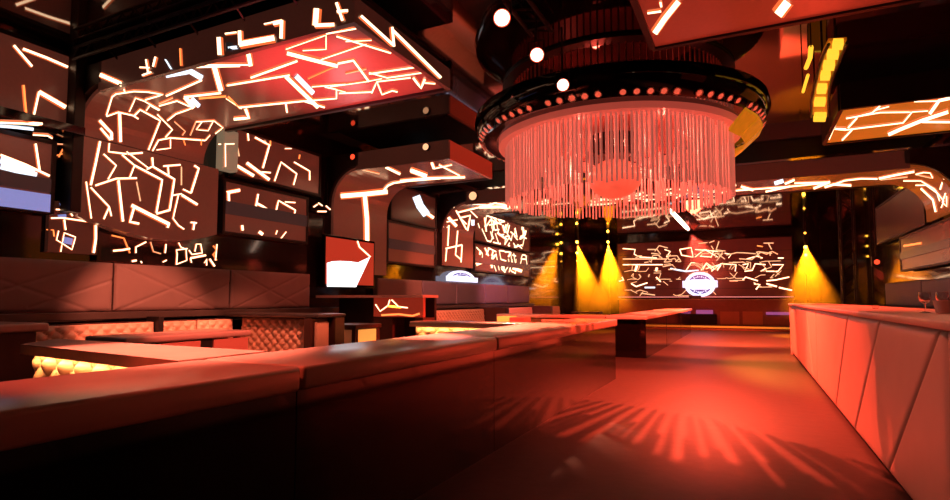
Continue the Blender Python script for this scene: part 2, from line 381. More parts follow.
f = MB().box((XW+.5, y0-.05, ZU-.02), (-4.1, y0, ZT), M_led_dim); f.prism(cheek(0, 0, .55), 'y', y0-.05, y0, M_matte)
f.build('front_fascia', c2)
MB().box((-4.15, y0, ZU-.02), (-4.1, y1, ZT), M_redlit).build('side_fascia', c2)
MB().box((XW+.5, y1, ZU-.02), (-4.1, y1+.05, ZT), M_matte).build('back_fascia', c2)
MB().box((XW+.1, y0, ZT-.02), (-4.15, y1, ZT+.02), M_matte).build('top_cover', c2)

def halfmoon(c, r, label, mt):
    t = thing('downlight', label, 'downlight', c, 'small downlights on the canopy fronts')
    MB().lathe([(0, -.03), (r*1.15, -.03), (r*1.15, .0), (r, .012), (0, .012)], M_matte, c, 20, ax=(0, -1, 0)).build('housing', t, True)
    MB().lathe([(0, .016), (r*.92, .016), (r*.92, .012)], mt, c, 20, ax=(0, -1, .0)).build('lens', t)
for (px, py), yy, r, mt, lab in [((353,157), 7.44, .06, M_redl, 'tiny red downlight on the front of the arched canopy, left one'),
    ((426,147), 7.44, .07, M_creamd, 'tiny cream downlight on the front of the arched canopy, right one'), ((473,196), 11.3, .13, M_creamd, 'bright cream downlight on the front of the third canopy beside the chandelier')]:
    p = at(px, py, y=yy); p.z = min(p.z, 3.64); halfmoon(tuple(p), r*.8, lab, mt)

O_ = zr(820, 80, .2)
c2r = thing('lighted_canopy', 'amber lit ceiling canopy with light lines above the bar on the right', 'canopy', (2.3, 8.3, ZU), 'light line canopies')
pr = [(3.0, 2.0), (3.0, 2.8)] + arcpts(3.0-.5, ZU-.5, .5, 0, 90, 10) + [(1.03, ZU)]
sk = skin(pr[::-1], y0, y1, M_led_or)
u = MB(); u.v, u.f, u.m, u.mats = list(sk.v), list(sk.f), list(sk.m), list(sk.mats)
lines(u, [(1.4, O_([(108,150),(45,295)])), (2, O_([(130,188),(300,158),(460,156),(415,210),(130,245)])), (3.4, O_([(75,212),(75,240),(130,243)])), (2.4, O_([(185,185),(140,235)])),
 (2.2, O_([(180,180),(260,160),(300,125)])), (1.6, O_([(280,145),(345,128)])), (2.2, O_([(160,245),(110,298)])), (5, O_([(322,278),(400,243),(510,198),(640,155)])), (3.2, O_([(510,205),(649,206)])),
 (1.8, O_([(470,103),(600,100)])), (4.6, O_([(548,165),(595,98),(649,86)])), (1.6, O_([(460,155),(540,150)])), (2, O_([(540,261),(560,260)]))], surf=sk)
rand_lines(u, (2.6, 7.55, ZU-.001), (.6, 0, 0), (0, 1.5, 0), (0, 0, -1), 4)
u.build('underside_panel', c2r)
f = MB().box((1.0, y0-.05, ZU-.02), (3.0, y0, ZT), M_matte); f.prism(cheek(0, 0, .5, -1), 'y', y0-.05, y0, M_matte); f.build('front_fascia', c2r)
MB().box((.98, y0, ZU-.02), (1.03, y1, ZT), M_matte).build('side_fascia', c2r)
MB().box((1.0, y1, ZU-.02), (3.0, y1+.05, ZT), M_matte).build('back_fascia', c2r)
MB().box((1.03, y0, ZT-.02), (3.0, y1, ZT+.02), M_matte).build('top_cover', c2r)

# red canopy, right, nearest the camera
R_ = zr(600, 0, .26)
c1r = thing('lighted_canopy', 'plain red lit ceiling canopy with three broad white light bars, top right and nearest the camera', 'canopy', (1.5, 4, ZU), 'light line canopies')
pr = [(3.0, 2.0), (3.0, 2.8)] + arcpts(3.0-.5, ZU-.5, .5, 0, 90, 10) + [(-.67, ZU)]
sk = skin(pr[::-1], 3.42, 4.93, M_redlit)
u = MB(); u.v, u.f, u.m, u.mats = list(sk.v), list(sk.f), list(sk.m), list(sk.mats)
lines(u, [(8, R_([(302,0),(250,65),(200,138)])), (3, R_([(165,48),(235,38)])), (3, R_([(232,2),(236,22)])), (13, R_([(722,2),(684,52)]))], surf=sk)
rand_lines(u, (1.2, 3.5, ZU-.001), (1.8, 0, 0), (0, 1.3, 0), (0, 0, -1), 7, w=.05, seed=4)
u.build('underside_panel', c1r)
for nm, a, b in [('front_fascia', (-.7, 3.37, ZU-.02), (2.9, 3.42, ZT)), ('side_fascia', (-.72, 3.42, ZU-.02), (-.67, 4.93, ZT)), ('back_fascia', (-.7, 4.93, ZU-.02), (2.9, 4.98, ZT))]:
    MB().box(a, b, M_matte).build(nm, c1r)
MB().box((-.67, 3.42, ZT-.02), (2.95, 4.93, ZT+.02), M_matte).build('top_cover', c1r)

# third canopy: spans the whole room
R2 = zr(700, 165, .1368); R3 = zr(820, 160, .1368)
y0, y1 = 11.4, 12.95
c3 = thing('lighted_canopy', 'wide arch canopy crossing the whole hall behind the chandelier, streaked with light lines', 'canopy', (-1.4, 12.2, ZU), 'light line canopies')
rr = .62
pr = [(XW, 1.99), (XW, 2.3)] + arcpts(XW+rr, ZU-rr, rr, 180, 90, 12) + [(-3, ZU), (-1, ZU), (1.2, ZU)]
prr = [(1.2, ZU)] + arcpts(3.0-rr, ZU-rr, rr, 90, 0, 12) + [(3.0, 2.62)]
sk = skin(pr, y0, y1, M_led)
u = MB(); u.v, u.f, u.m, u.mats = list(sk.v), list(sk.f), list(sk.m), list(sk.mats)
lines(u, [(1.6, H_([(65,200),(62,280),(60,360)])), (1.6, H_([(65,210),(130,215)])), (1.8, H_([(130,205),(125,300)])), (1.8, H_([(65,260),(115,310)])), (1.8, H_([(60,360),(120,372)])),
 (2, H_([(115,312),(190,295)])), (1.6, H_([(120,310),(115,370)])), (1.6, H_([(170,230),(160,340),(185,362)])), (1.6, H_([(190,295),(185,375)])), (4, H_([(128,170),(165,210)])),
 (1.8, H_([(155,125),(165,140),(210,225)])), (2, H_([(178,172),(228,160),(215,230)])), (1.6, H_([(150,120),(200,105),(300,112),(400,130)])), (2, H_([(165,148),(270,122),(350,102)])),
 (4, H_([(270,122),(380,120),(460,122)])), (2, H_([(310,100),(400,112)])), (1.8, H_([(190,180),(210,200)])), (1.4, H_([(230,140),(260,170)])), (1.6, H_([(120,190),(170,180)])), (3, H_([(240,180),(240,232)]), M_cool)], surf=sk, rise=.01)
# right half of the same sheet
sk2 = skin(prr, y0, y1, M_led_or)
o = len(u.v); u.add(sk2.v, sk2.f, M_led_or2)
lines(u, [(2.6, R2([(110,235),(330,216),(540,205)])), (2, R2([(190,190),(380,175),(650,155),(900,130)])), (3.4, R2([(200,168),(262,140)])), (3.4, R2([(300,155),(390,180)])), (3.6, R2([(545,135),(610,115)]), M_cool),
 (3.2, R2([(620,135),(690,105)])), (2.6, R2([(480,192),(660,152)])), (3.4, R2([(600,225),(700,200),(800,180),(950,120)])), (2.4, R2([(700,185),(950,185)])), (2.2, R2([(690,130),(950,122)])),
 (1.6, R2([(200,195),(300,172)]), M_creamd), (3.2, R3([(0,205),(100,175),(420,195),(600,188)])), (3.6, R3([(440,195),(580,185)]), M_cool), (1.6, R3([(0,218),(180,216)])),
 (2.2, R3([(60,190),(180,147),(300,133),(420,135)])), (3, R3([(430,132),(560,105),(690,82)])), (1.6, R3([(440,142),(640,122)]), M_creamd), (2.8, R3([(740,205),(830,290),(850,380)])),
 (1.6, R3([(610,150),(740,150),(840,210),(910,300),(890,350)])), (1.6, R3([(700,182),(780,182),(860,240),(880,300)])), (2.2, R3([(903,140),(882,215)])), (1.8, R3([(922,240),(900,310),(932,340),(930,262)])),
 (1.6, R3([(700,102),(760,88),(808,92),(828,130)])), (1.4, R3([(702,104),(820,130)]), M_creamd)], surf=MB().add(sk2.v, sk2.f, M_led_or2).__class__.add(MB(), sk2.v+sk.v, sk2.f+[[i+len(sk2.v) for i in q] for q in sk.f], M_led), rise=.01)
rand_lines(u, (-5, 11.5, ZU-.001), (4.6, 0, 0), (0, 1.35, 0), (0, 0, -1), 26, w=.035, seed=9)
u.build('underside_panel', c3)
f = MB().box((XW+.58, y0-.05, ZU-.02), (2.45, y0, ZT), M_led_dim); f.prism(cheek(0, 0, rr), 'y', y0-.05, y0, M_matte); f.prism(cheek(0, 0, rr, -1), 'y', y0-.05, y0, M_matte)
f.build('front_fascia', c3)
MB().box((XW+.58, y1, ZU-.02), (2.45, y1+.05, ZT), M_matte).build('back_fascia', c3)
MB().box((XW+.1, y0, ZT-.02), (3.0, y1, ZT+.02), M_matte).build('top_cover', c3)

# ------------------------------------------------------------------ wall screens
def wall_screen(ya, yb, za, zb, label, specs, x=XW, stripe=None, m=M_led, extra=None, side=1, group='wall screens', seed=None):
    t = thing('wall_screen', label, 'screen', (x, (ya+yb)/2, za), group)
    s = side
    bx = lambda a, b, z0, z1, d0, d1, mm: MB().box((x-.08*s+d0*s, a, z0), (x+d1*s, b, z1), mm)
    p = bx(ya, yb, za, zb, 0, .0, m); sf = bx(ya, yb, za, zb, 0, 0, m)
    lines(p, specs, surf=sf)
    if seed is not None:
        n, w, mt, sd = seed
        rand_lines(p, (x+.001*s, ya, za), (0, yb-ya, 0), (0, 0, zb-za), (s, 0, 0), n, w, mt, sd)
    dp = p.build('display', t)
    fr = MB()
    for a, b, z0, z1 in [(ya-.04, ya, za-.04, zb+.04), (yb, yb+.04, za-.04, zb+.04), (ya, yb, za-.04, za), (ya, yb, zb, zb+.04)]: fr.box((x-.09*s, a, z0), (x+.015*s, b, z1), M_matte)
    fr.build('frame', t)
    if stripe: MB().box((x, ya, stripe[0]), (x+.02*s, yb, stripe[1]), stripe[2] if len(stripe) > 2 else M_stripe).build('stripe', dp)
    if extra: extra(t)
    return t
wall_screen(.9, 3.3, 3.02, 3.75, 'brown wall screen with a light zigzag, highest at the far left edge of the room', [
 (3.4, K1([(160,350),(330,415),(480,480)])), (3.2, K1([(95,325),(225,475)])), (3, K2([(165,180),(175,300),(185,395)]), M_orl), (5.4, K2([(275,228),(465,338)])), (3, K2([(275,228),(235,410)])), (4, K2([(0,372),(150,405),(305,450)]))], stripe=None)
wall_screen(.9, 3.18, 2.1, 2.78, 'wall screen with white diagonal and pale blue band, at the left edge', [
 (3.2, J_([(125,85),(140,185)])), (3, J_([(0,125),(90,160),(175,200)])), (7, J_([(0,140),(60,158),(120,188)]), M_cool), (5, J_([(0,165),(60,180),(130,196)]), M_cool)],
 extra=lambda t: (MB().box((XW, .9, 2.08), (XW+.02, 3.18, 2.26), M_blue).build('blue_band', t), MB().box((XW, .9, 2.28), (XW+.02, 3.18, 2.42), M_stripe).build('stripe', t)))
sh = MB().box((XW-.1, .9, 2.86), (XW+.35, 3.3, 2.94), M_black)  # the emissive streaks on it stand in for reflections in the gloss
lines(sh, [(2, J_([(0,40),(100,48),(170,52),(205,72),(270,80)])), (3, J_([(0,5),(80,8),(150,14)])), (2, J_([(0,20),(60,25),(120,32)]), M_cool), (1.4, J_([(60,70),(170,90)]), M_orl)], surf=MB().box((XW-.1, .9, 2.86), (XW+.35, 3.3, 2.94), M_black))
tag(sh.build('wall_ledge', loc=(XW, 2, 2.9)), 'black gloss ledge with drawn reflection streaks between the two far left wall screens', 'ledge')
# panels in the dark slots, some drawing gloss wall reflections as emissive lines
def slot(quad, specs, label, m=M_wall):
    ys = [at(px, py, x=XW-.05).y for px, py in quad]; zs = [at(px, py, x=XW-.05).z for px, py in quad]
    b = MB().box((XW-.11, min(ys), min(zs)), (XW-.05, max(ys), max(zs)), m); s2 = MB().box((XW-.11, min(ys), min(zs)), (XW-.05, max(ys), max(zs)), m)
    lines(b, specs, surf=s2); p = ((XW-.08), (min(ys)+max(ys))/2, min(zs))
    return tag(b.build('glow_trace_panel', loc=p), label, 'light panel', 'small light panels')
S1 = zr(0, 200, .14)
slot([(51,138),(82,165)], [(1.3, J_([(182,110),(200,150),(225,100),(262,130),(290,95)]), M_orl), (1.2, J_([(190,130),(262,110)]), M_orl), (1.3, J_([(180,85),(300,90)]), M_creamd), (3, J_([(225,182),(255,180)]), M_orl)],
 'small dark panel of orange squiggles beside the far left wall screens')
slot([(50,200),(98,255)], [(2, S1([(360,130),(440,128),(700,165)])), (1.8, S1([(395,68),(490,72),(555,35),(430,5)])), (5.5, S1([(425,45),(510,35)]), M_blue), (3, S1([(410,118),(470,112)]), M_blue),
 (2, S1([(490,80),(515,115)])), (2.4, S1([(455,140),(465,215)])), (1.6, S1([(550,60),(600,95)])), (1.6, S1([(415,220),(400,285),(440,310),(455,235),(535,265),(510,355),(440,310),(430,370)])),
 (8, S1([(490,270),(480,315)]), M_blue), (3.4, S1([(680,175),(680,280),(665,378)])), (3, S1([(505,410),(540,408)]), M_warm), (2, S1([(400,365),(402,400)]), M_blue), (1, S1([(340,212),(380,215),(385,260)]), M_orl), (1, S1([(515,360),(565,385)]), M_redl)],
 'small brown panel of drawn reflections with a blue diamond shape just left of the bowed screen', M_led_dim)
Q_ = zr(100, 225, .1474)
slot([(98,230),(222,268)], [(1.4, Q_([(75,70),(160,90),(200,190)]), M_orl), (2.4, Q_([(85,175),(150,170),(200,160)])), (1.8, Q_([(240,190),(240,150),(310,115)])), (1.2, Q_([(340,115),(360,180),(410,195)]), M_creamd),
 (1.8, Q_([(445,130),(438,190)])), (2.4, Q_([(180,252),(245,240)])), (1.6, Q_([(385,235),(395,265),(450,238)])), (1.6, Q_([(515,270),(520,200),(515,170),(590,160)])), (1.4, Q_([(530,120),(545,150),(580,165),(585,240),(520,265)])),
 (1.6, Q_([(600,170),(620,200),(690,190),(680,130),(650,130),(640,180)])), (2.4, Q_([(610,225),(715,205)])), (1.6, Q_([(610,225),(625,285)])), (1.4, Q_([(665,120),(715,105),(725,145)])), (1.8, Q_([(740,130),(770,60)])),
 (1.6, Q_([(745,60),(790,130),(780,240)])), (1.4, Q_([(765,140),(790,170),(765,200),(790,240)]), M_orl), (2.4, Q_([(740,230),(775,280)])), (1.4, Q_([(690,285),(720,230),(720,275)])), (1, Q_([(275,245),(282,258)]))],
 'black strip of tangled reflections drawn as glowing squiggles under the bowed wall screen')
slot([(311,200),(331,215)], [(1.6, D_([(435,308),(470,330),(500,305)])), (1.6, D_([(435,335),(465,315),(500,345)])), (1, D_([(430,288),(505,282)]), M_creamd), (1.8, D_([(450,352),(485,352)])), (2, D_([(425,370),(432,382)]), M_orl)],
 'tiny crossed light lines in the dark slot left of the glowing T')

wall_screen(5.46, 7.14, 2.94, 3.57, 'upper brown wall screen with faint hexagon lines left of the arched canopy', [
 (2.4, D_([(182,52),(265,97),(240,185)])), (2, D_([(182,52),(185,80)])), (4, D_([(130,170),(205,215)])), (4, D_([(178,165),(265,230)])), (2, D_([(235,200),(270,203)])),
 (1.8, D_([(285,235),(310,162),(370,207),(358,250)])), (1.8, D_([(360,162),(420,197),(420,232)])), (1, D_([(210,45),(245,80)]), M_orl), (1, D_([(270,60),(270,100)]), M_orl),
 (1.4, D_([(325,78),(325,110),(350,110),(355,90)])), (1.4, D_([(355,90),(385,117),(380,150)]), M_orl), (1, D_([(430,115),(446,130)]), M_orl), (1, D_([(140,90),(150,140)]), M_creamd), (1.2, D_([(235,60),(258,95)]), M_creamd)])
wall_screen(5.3, 6.86, 2.12, 2.8, 'lower brown wall screen with a grey stripe, below the hexagon screen', [
 (4, D_([(88,282),(152,270)])), (3.2, D_([(108,277),(110,345)])), (2.4, D_([(222,285),(208,362)])), (3, D_([(215,320),(240,333),(312,382)])), (2, D_([(288,362),(300,310),(365,347),(355,387)])),
 (1.6, D_([(325,315),(365,318)])), (4, D_([(82,398),(80,432),(105,428)])), (3.2, D_([(160,405),(165,445)])), (4.4, D_([(225,430),(268,462)])), (1.4, D_([(285,455),(295,425)])), (1.4, D_([(310,455),(330,430)])), (2, D_([(375,465),(402,452)]))], stripe=(2.36, 2.54))
wall_screen(9.25, 11.0, 2.82, 3.5, 'upper grey brown wall screen with one bright smear inside the arched canopy', [
 (7, G_([(482,300),(500,345),(530,385)]), M_cool), (4, G_([(525,375),(560,400)])), (3, G_([(570,299),(602,298)])), (1.6, G_([(495,255),(505,260)]))], m=M_led_dim)
wall_screen(9.15, 10.95, 1.95, 2.72, 'lower brown wall screen with a grey stripe beside the glowing T', [
 (2, D_([(712,375),(740,382)])), (2.6, G_([(440,408),(520,412)])), (1.6, D_([(720,385),(800,412)]), M_creamd)], stripe=(2.2, 2.4))
U3 = lambda l: H_(l)
wall_screen(13.05, 17.1, 2.75, 3.5, 'far upper wall screen crowded with upright light lines beside the chandelier', [
 (1.8, H_([(290,150),(300,235)])), (1.8, H_([(310,150),(335,185),(330,230)])), (1.6, H_([(340,160),(365,195),(312,205)])), (1.8, H_([(370,160),(395,185),(385,220)])), (2.4, H_([(350,240),(392,270)])),
 (1.8, H_([(400,180),(425,200)])), (1.6, H_([(430,220),(440,260),(410,235)])), (1.8, H_([(470,210),(495,215)])), (1.6, H_([(480,230),(455,270)])), (2.4, H_([(375,205),(385,240)])), (1.6, H_([(320,180),(300,210)])),
 (1.6, H_([(405,205),(395,245)])), (2, H_([(465,195),(470,255)]))], m=M_led_dim, seed=(26, .035, M_cream, 3))
wall_screen(13.05, 17.1, 1.95, 2.62, 'far lower wall screen crowded with light lines and a grey stripe', [
 (2, H_([(230,285),(225,320)])), (2, H_([(250,280),(275,300),(270,340)])), (1.8, H_([(285,290),(310,345)])), (1.8, H_([(320,290),(300,340)])), (1.8, H_([(340,290),(325,345)])), (2, H_([(375,330),(380,290),(420,312),(400,350)])),
 (1.8, H_([(440,310),(470,350)])), (1.8, H_([(470,310),(490,340)])), (4, H_([(230,365),(275,382),(235,386)])), (2.4, H_([(325,375),(325,400)])), (2.4, H_([(375,390),(380,410)])), (4, H_([(420,400),(462,415)])), (2, H_([(462,390),(490,402)]))],
 stripe=(2.14, 2.3), m=M_led_dim, seed=(22, .035, M_cream, 5))
wall_screen(13.05, 17.5, 2.62, 3.5, 'large plain brown screen high on the right wall beyond the bar', [], x=3.0, m=M_led_dim, side=-1)
wall_screen(10.5, 15.0, 1.83, 2.5, 'brown screen with a grey stripe on the right wall beyond the bar', [(2.2, [(904,246),(922,243)], M_orl)], x=3.0, side=-1, stripe=(2.05, 2.2))

# television on the wall leg of canopy two
def tv():
    t = thing('television', 'square wall television showing a white hill shape on red', 'television', (XW+.06, 7.9, 1.36))
    ya, yb, za, zb = 7.22, 8.62, 1.40, 2.28
    cs_ = MB().box((XW+.005, ya, za), (XW+.07, yb, zb), M_black, bev=.01).build('case', t)
    sc_ = MB().box((XW+.07, ya+.04, za+.05), (XW+.075, yb-.04, zb-.04), M_tvr).build('screen', cs_)
    pic = MB(); P = [at(a, b, x=XW+.078) for a, b in [(327,286.5),(327,263),(332,261.5),(340,261),(350,261.5),(358,262.5),(370,257),(364,270),(356,287)]]
    pic.add(P, [list(range(len(P)))], M_tvw); lines(pic, [(2, [(357,241),(359,247),(370,257)], M_cream)], surf=MB().box((XW+.07, ya, za), (XW+.075, yb, zb), M_tvr))
    pic.build('picture', cs_)
    MB().box((XL, 7.6, 1.42), (XW+.0, 8.2, 1.64), M_matte).build('mount', t)
tv()

# ------------------------------------------------------------------ padded wainscot panels, left wall
XP = -6.36
def padded(y0, y1, label, m, cross=True, x=XP, z0=1.07, z1=1.60, s=1, group='padded wall panels', thick=.1):
    L, H = y1-y0, z1-z0
    def h(u, v):
        e = min(u*L, (1-u)*L, v*H, (1-v)*H); a = .028*(1-math.exp(-e/.02))
        if cross:
            d = min(abs(v-u*1.15+.02), abs(v-1.0+u*1.15), abs(v-1.15+(1-u)*1.15+.5) if u > .5 else 1)*H*.8
            a -= .009*math.exp(-(d/.012)**2)
        return a
    t = MB().patch((x, y0+.01, z0), (x, y1-.01, z0), (x, y1-.01, z1), (x, y0+.01, z1), (s, 0, 0), m, nu=int(L/.012), nv=44, h=h, thick=thick)
    return tag(t.build('padded_panel', smooth=True, loc=(x, (y0+y1)/2, z0)), label, 'wall panel', group)
ye = [at(px, 285, x=XP).y for px in (0, 113, 230, 310)]
padded(ye[0]-.6, ye[1], 'grey padded wall panel with stitched diamonds, nearest the camera on the left', M_grey)
padded(ye[1], ye[2], 'grey padded wall panel with stitched diamonds, middle of the near three', M_grey)
padded(ye[2], ye[3], 'grey padded wall panel with stitched diamonds, just left of the television', M_grey)
y2 = [at(px, 290, x=XP).y for px in (377, 422, 456, 484, 507, 529)]
labs = ['brownish padded wall panel right of the television', 'blue grey padded wall panel left of the badge light image', 'blue grey padded wall panel below the badge light image',
        'blue grey padded wall panel, second from the far end of the left wall', 'blue grey padded wall panel, last at the far end of the left wall']
for i in range(5): padded(y2[i], y2[i+1], labs[i], M_grey if i == 0 else M_greyb, cross=False)
tag(MB().box((XL+.01, -1, .98), (XP+.12, 17.2, 1.06), M_ledgeblk, bev=.01).build('wall_ledge', loc=(XP, 8, 1)), 'long dark ledge running along the left wall under the padded panels', 'ledge')
# padded panels on the right wall
yr = [at(px, 290, x=3.03).y for px in (886, 923)]
padded(yr[1], yr[0], 'grey padded panel on the right wall, farther one', M_greyb, cross=False, x=3.03, z0=1.04, z1=1.58, s=-1, thick=.08)
t = thing('back_bar', 'low dark back bar cabinet along the right wall beyond the white bar', 'cabinet', (2.9, 13, 0))
MB().box((2.75, 8.5, 0), (3.1, 20, 1.0), M_dark).build('body', t); MB().box((2.7, 8.5, 1.0), (3.12, 20, 1.035), M_ledgeblk).build('top', t)
padded(8.6, yr[1], 'grey padded panel on the right wall behind the glasses', M_greyb, cross=False, x=3.03, z0=1.04, z1=1.56, s=-1, thick=.08)

# ------------------------------------------------------------------ booths
def tuft(mb, c00, c10, c11, c01, n, m=M_tuft, pitch=.135, depth=.042):
    c00, c10, c11, c01 = map(Vector, (c00, c10, c11, c01)); L = (c10-c00).length; H = (c01-c00).length
    def h(u, v):
        a = u*L/pitch; b = v*H/(pitch*.85); p, q = (a+b)/1.0, (a-b)/1.0
        s = abs(math.sin(PI*p/1.0)*math.sin(PI*q/1.0))**.42
        e = min(u*L, (1-u)*L, v*H, (1-v)*H)
        return depth*s*(1-math.exp(-e/.02))
    return mb.patch(c00, c10, c11, c01, n, m, nu=min(260, int(L/.017)), nv=max(10, int(H/.017)), h=h, thick=.06)
def sofa(label, x0, x1, y0, y1, face, zt=.95, seat=.45, sd=.55, group='tufted booth sofas'):
    """face '+x': back along Y at x0 facing +x ; '-y': back along X at y1 facing -y"""
    t = thing('booth_sofa', label, 'sofa', ((x0+x1)/2, (y0+y1)/2, 0), group)
    b = MB(); s = MB(); r = MB()
    if face == '+x':
        b.box((x0, y0, 0), (x0+.14, y1, zt), M_dark)
        tuft(b, (x0+.2, y0, seat-.02), (x0+.2, y1, seat-.02), (x0+.16, y1, zt-.01), (x0+.16, y0, zt-.01), (1, 0, .1))
        s.box((x0+.14, y0+.01, seat-.14), (x0+.14+sd, y1-.01, seat), M_leath, bev=.035); r.box((x0+.14, y0+.01, 0), (x0+.08+sd, y1-.01, seat-.14), M_dark)
    else:
        b.box((x0, y1-.14, 0), (x1, y1, zt), M_dark)
        tuft(b, (x0, y1-.2, seat-.02), (x1, y1-.2, seat-.02), (x1, y1-.16, zt-.01), (x0, y1-.16, zt-.01), (0, -1, .1))
        s.box((x0+.01, y1-.14-sd, seat-.14), (x1-.01, y1-.14, seat), M_leath, bev=.035); r.box((x0+.01, y1-.08-sd, 0), (x1-.01, y1-.14, seat-.14), M_dark)
    b.build('backrest', t, True); s.build('seat', t, True); r.build('base', t)
    return t
XS = -6.22
sofa('tufted leather booth sofa along the wall, nearest the camera', XS, 0, 2.86, 4.12, '+x')
sofa('tufted leather booth sofa along the wall behind the pink topped table', XS, 0, 4.2, 4.66, '+x')
rs_ = sofa('short tufted sofa turned toward the camera at the end of the first booth', XS+.3, -4.78, 4.7, 5.4, '-y', zt=.97, sd=.4)
sb_ = MB().box((XS, 4.68, 0), (XS+.14, 5.2, .95), M_dark); tuft(sb_, (XS+.2, 4.68, .43), (XS+.2, 5.2, .43), (XS+.16, 5.2, .94), (XS+.16, 4.68, .94), (1, 0, .1)); sb_.build('side_backrest', rs_, True)
t = thing('booth_divider', 'dark end partition of the first booth, a column with a broad flat cap', 'partition', (-5, 5.5, 0), 'booth dividers')
MB().box((-6.15, 5.43, 0), (-4.55, 5.6, .97), M_dark).build('panel', t)
MB().box((-4.77, 5.12, 0), (-4.66, 5.42, .97), M_dark, bev=.01).build('end_post', t)
MB().box((-4.65, 5.16, .42), (-4.60, 5.38, .93), M_tuft, bev=.02).build('lit_pad', t)
MB().box((-6.15, 5.14, .975), (-4.56, 5.64, 1.02), M_ledgeblk, bev=.015).build('cap', t)
t = thing('booth_divider', 'dark red block with flat cap at the left edge before the wall sofa', 'partition', (-5.4, 2.5, 0), 'booth dividers')
MB().box((-6.1, 2.2, 0), (-5.35, 2.62, .93), M_dark, bev=.01).build('panel', t)
MB().box((-6.14, 2.15, .93), (-5.28, 2.68, 1.0), M_top, bev=.02).build('cap', t)
tag(MB().box((-6.2, 4.13, 0), (-5.98, 4.19, 1.0), M_matte).build('sofa_post', loc=(-6.1, 4.15, 0)), 'black post between the two near wall sofas', 'post')

def sofa_far(a, b, lab): sofa(lab, XS, 0, a, b, '+x', zt=.96)
sofa_far(9.95, 12.9, 'tufted booth sofa on the left wall below the blue grey panels, nearer one')
sofa_far(13.15, 16.4, 'tufted booth sofa on the left wall behind the glowing cubes')
sofa_far(16.65, 19.2, 'farthest tufted booth sofa on the left wall')
for y, l in ((12.93, 'dark red divider between far wall sofas, nearer one'), (16.43, 'dark red divider between far wall sofas, farther one')):
    tag(MB().box((-6.2, y, 0), (-5.45, y+.19, .99), M_dark, bev=.01).build('booth_divider', loc=(-5.8, y+.1, 0)), l, 'partition', 'booth dividers')

# pink topped table in the first booth
t = thing('booth_table', 'long high table with a thick pinkish top and coral panels inside the first booth', 'table', (-5.0, 3.9, 0))
MB().box((-5.45, 3.05, .80), (-4.85, 4.42, .865), M_top, bev=.02).build('tabletop', t, True)
MB().box((-4.92, 3.95, .02), (-4.86, 4.38, .79), M_coral).build('front_board', t)
MB().box((-4.92, 3.4, .02), (-4.86, 3.8, .79), M_coral).build('front_board', t)
MB().box((-4.94, 3.81, 0), (-4.87, 3.94, .8), M_matte).build('leg', t)
MB().box((-5.35, 3.15, 0), (-5.25, 4.45, .8), M_dark).build('back_board', t)

# ------------------------------------------------------------------ main counter
XO, XI, ZTOP = -1.8, -2.5, .90
t = thing('counter', 'long black gloss counter with a satin padded top in the foreground', 'counter', (-2.1, 4.3, 0))
seg = [-1.6, at(303, 375, x=XO).y, at(498, 335, x=XO).y, 8.6]
for a, b in zip(seg[:-1], seg[1:]):
    MB().box((XI+.03, a+.008, .79), (XO, b-.008, ZTOP), M_top, bev=.02).build('top', t, True)
    MB().box((XI+.1, a+.004, .0), (XO-.035, b-.004, .79), M_black).build('front_panel', t)
MB().box((XI+.06, -1.5, .08), (XI+.1, 8.55, .785), M_dark).build('inner_board', t)
# first cross counter with the lit tufted sofa under it
cz = .90
q = [(-4.36, 2.04), (-2.51, 1.84), (-2.51, 2.40), (-4.72, 2.45)]
t = thing('cross_counter', 'padded cross counter joining the main counter, glowing tufted back beneath it', 'counter', (-3.5, 2.1, 0))
MB().prism(q, 'z', .852, cz, M_top).prism([(-4.36, 2.04), (-2.51, 1.84), (-2.51, 1.852), (-4.36, 2.052)], 'z', .836, .852, M_top).build('top', t)
bm = MB(); bm.box((-4.38, 2.17, 0), (-2.52, 2.40, .85), M_dark)
tuft(bm, (-4.34, 2.16, .30), (-2.52, 2.0, .30), (-2.52, 1.98, .83), (-4.34, 2.14, .83), (0, -1, .05), pitch=.22, depth=.07); bm.build('tufted_back', t, True)
MB().prism([(-4.3, 2.062), (-2.56, 1.874), (-2.56, 1.894), (-4.3, 2.082)], 'z', .842, .851, M_ledge).build('light_strip', t)
MB().box((-4.3, 1.35, .0), (-2.52, 1.93, .28), M_leath, bev=.03).build('seat', t, True)

# second cross counter
pA = at(421, 317, z=.9); pB = at(548, 322, z=.9)
t = thing('cross_counter', 'padded cross counter at the middle of the main counter with a lit tufted back', 'counter', (-3.6, 6.9, 0))
X0 = -4.12
MB().box((X0, 6.42, .852), (-2.51, 6.9, .90), M_top, bev=.015).box((X0, 6.42, .83), (-2.51, 6.435, .86), M_top).build('top', t, True)
bm = MB().box((X0+.03, 6.58, 0), (-2.52, 6.85, .85), M_dark); tuft(bm, (X0+.03, 6.56, .3), (-2.52, 6.56, .3), (-2.52, 6.54, .83), (X0+.03, 6.54, .83), (0, -1, .05), pitch=.22, depth=.06); bm.build('tufted_back', t, True)
MB().box((X0+.06, 6.45, .842), (-2.56, 6.465, .851), M_ledge).build('light_strip', t)
MB().box((X0+.03, 5.95, 0), (-2.52, 6.5, .28), M_leath, bev=.03).build('seat', t, True)

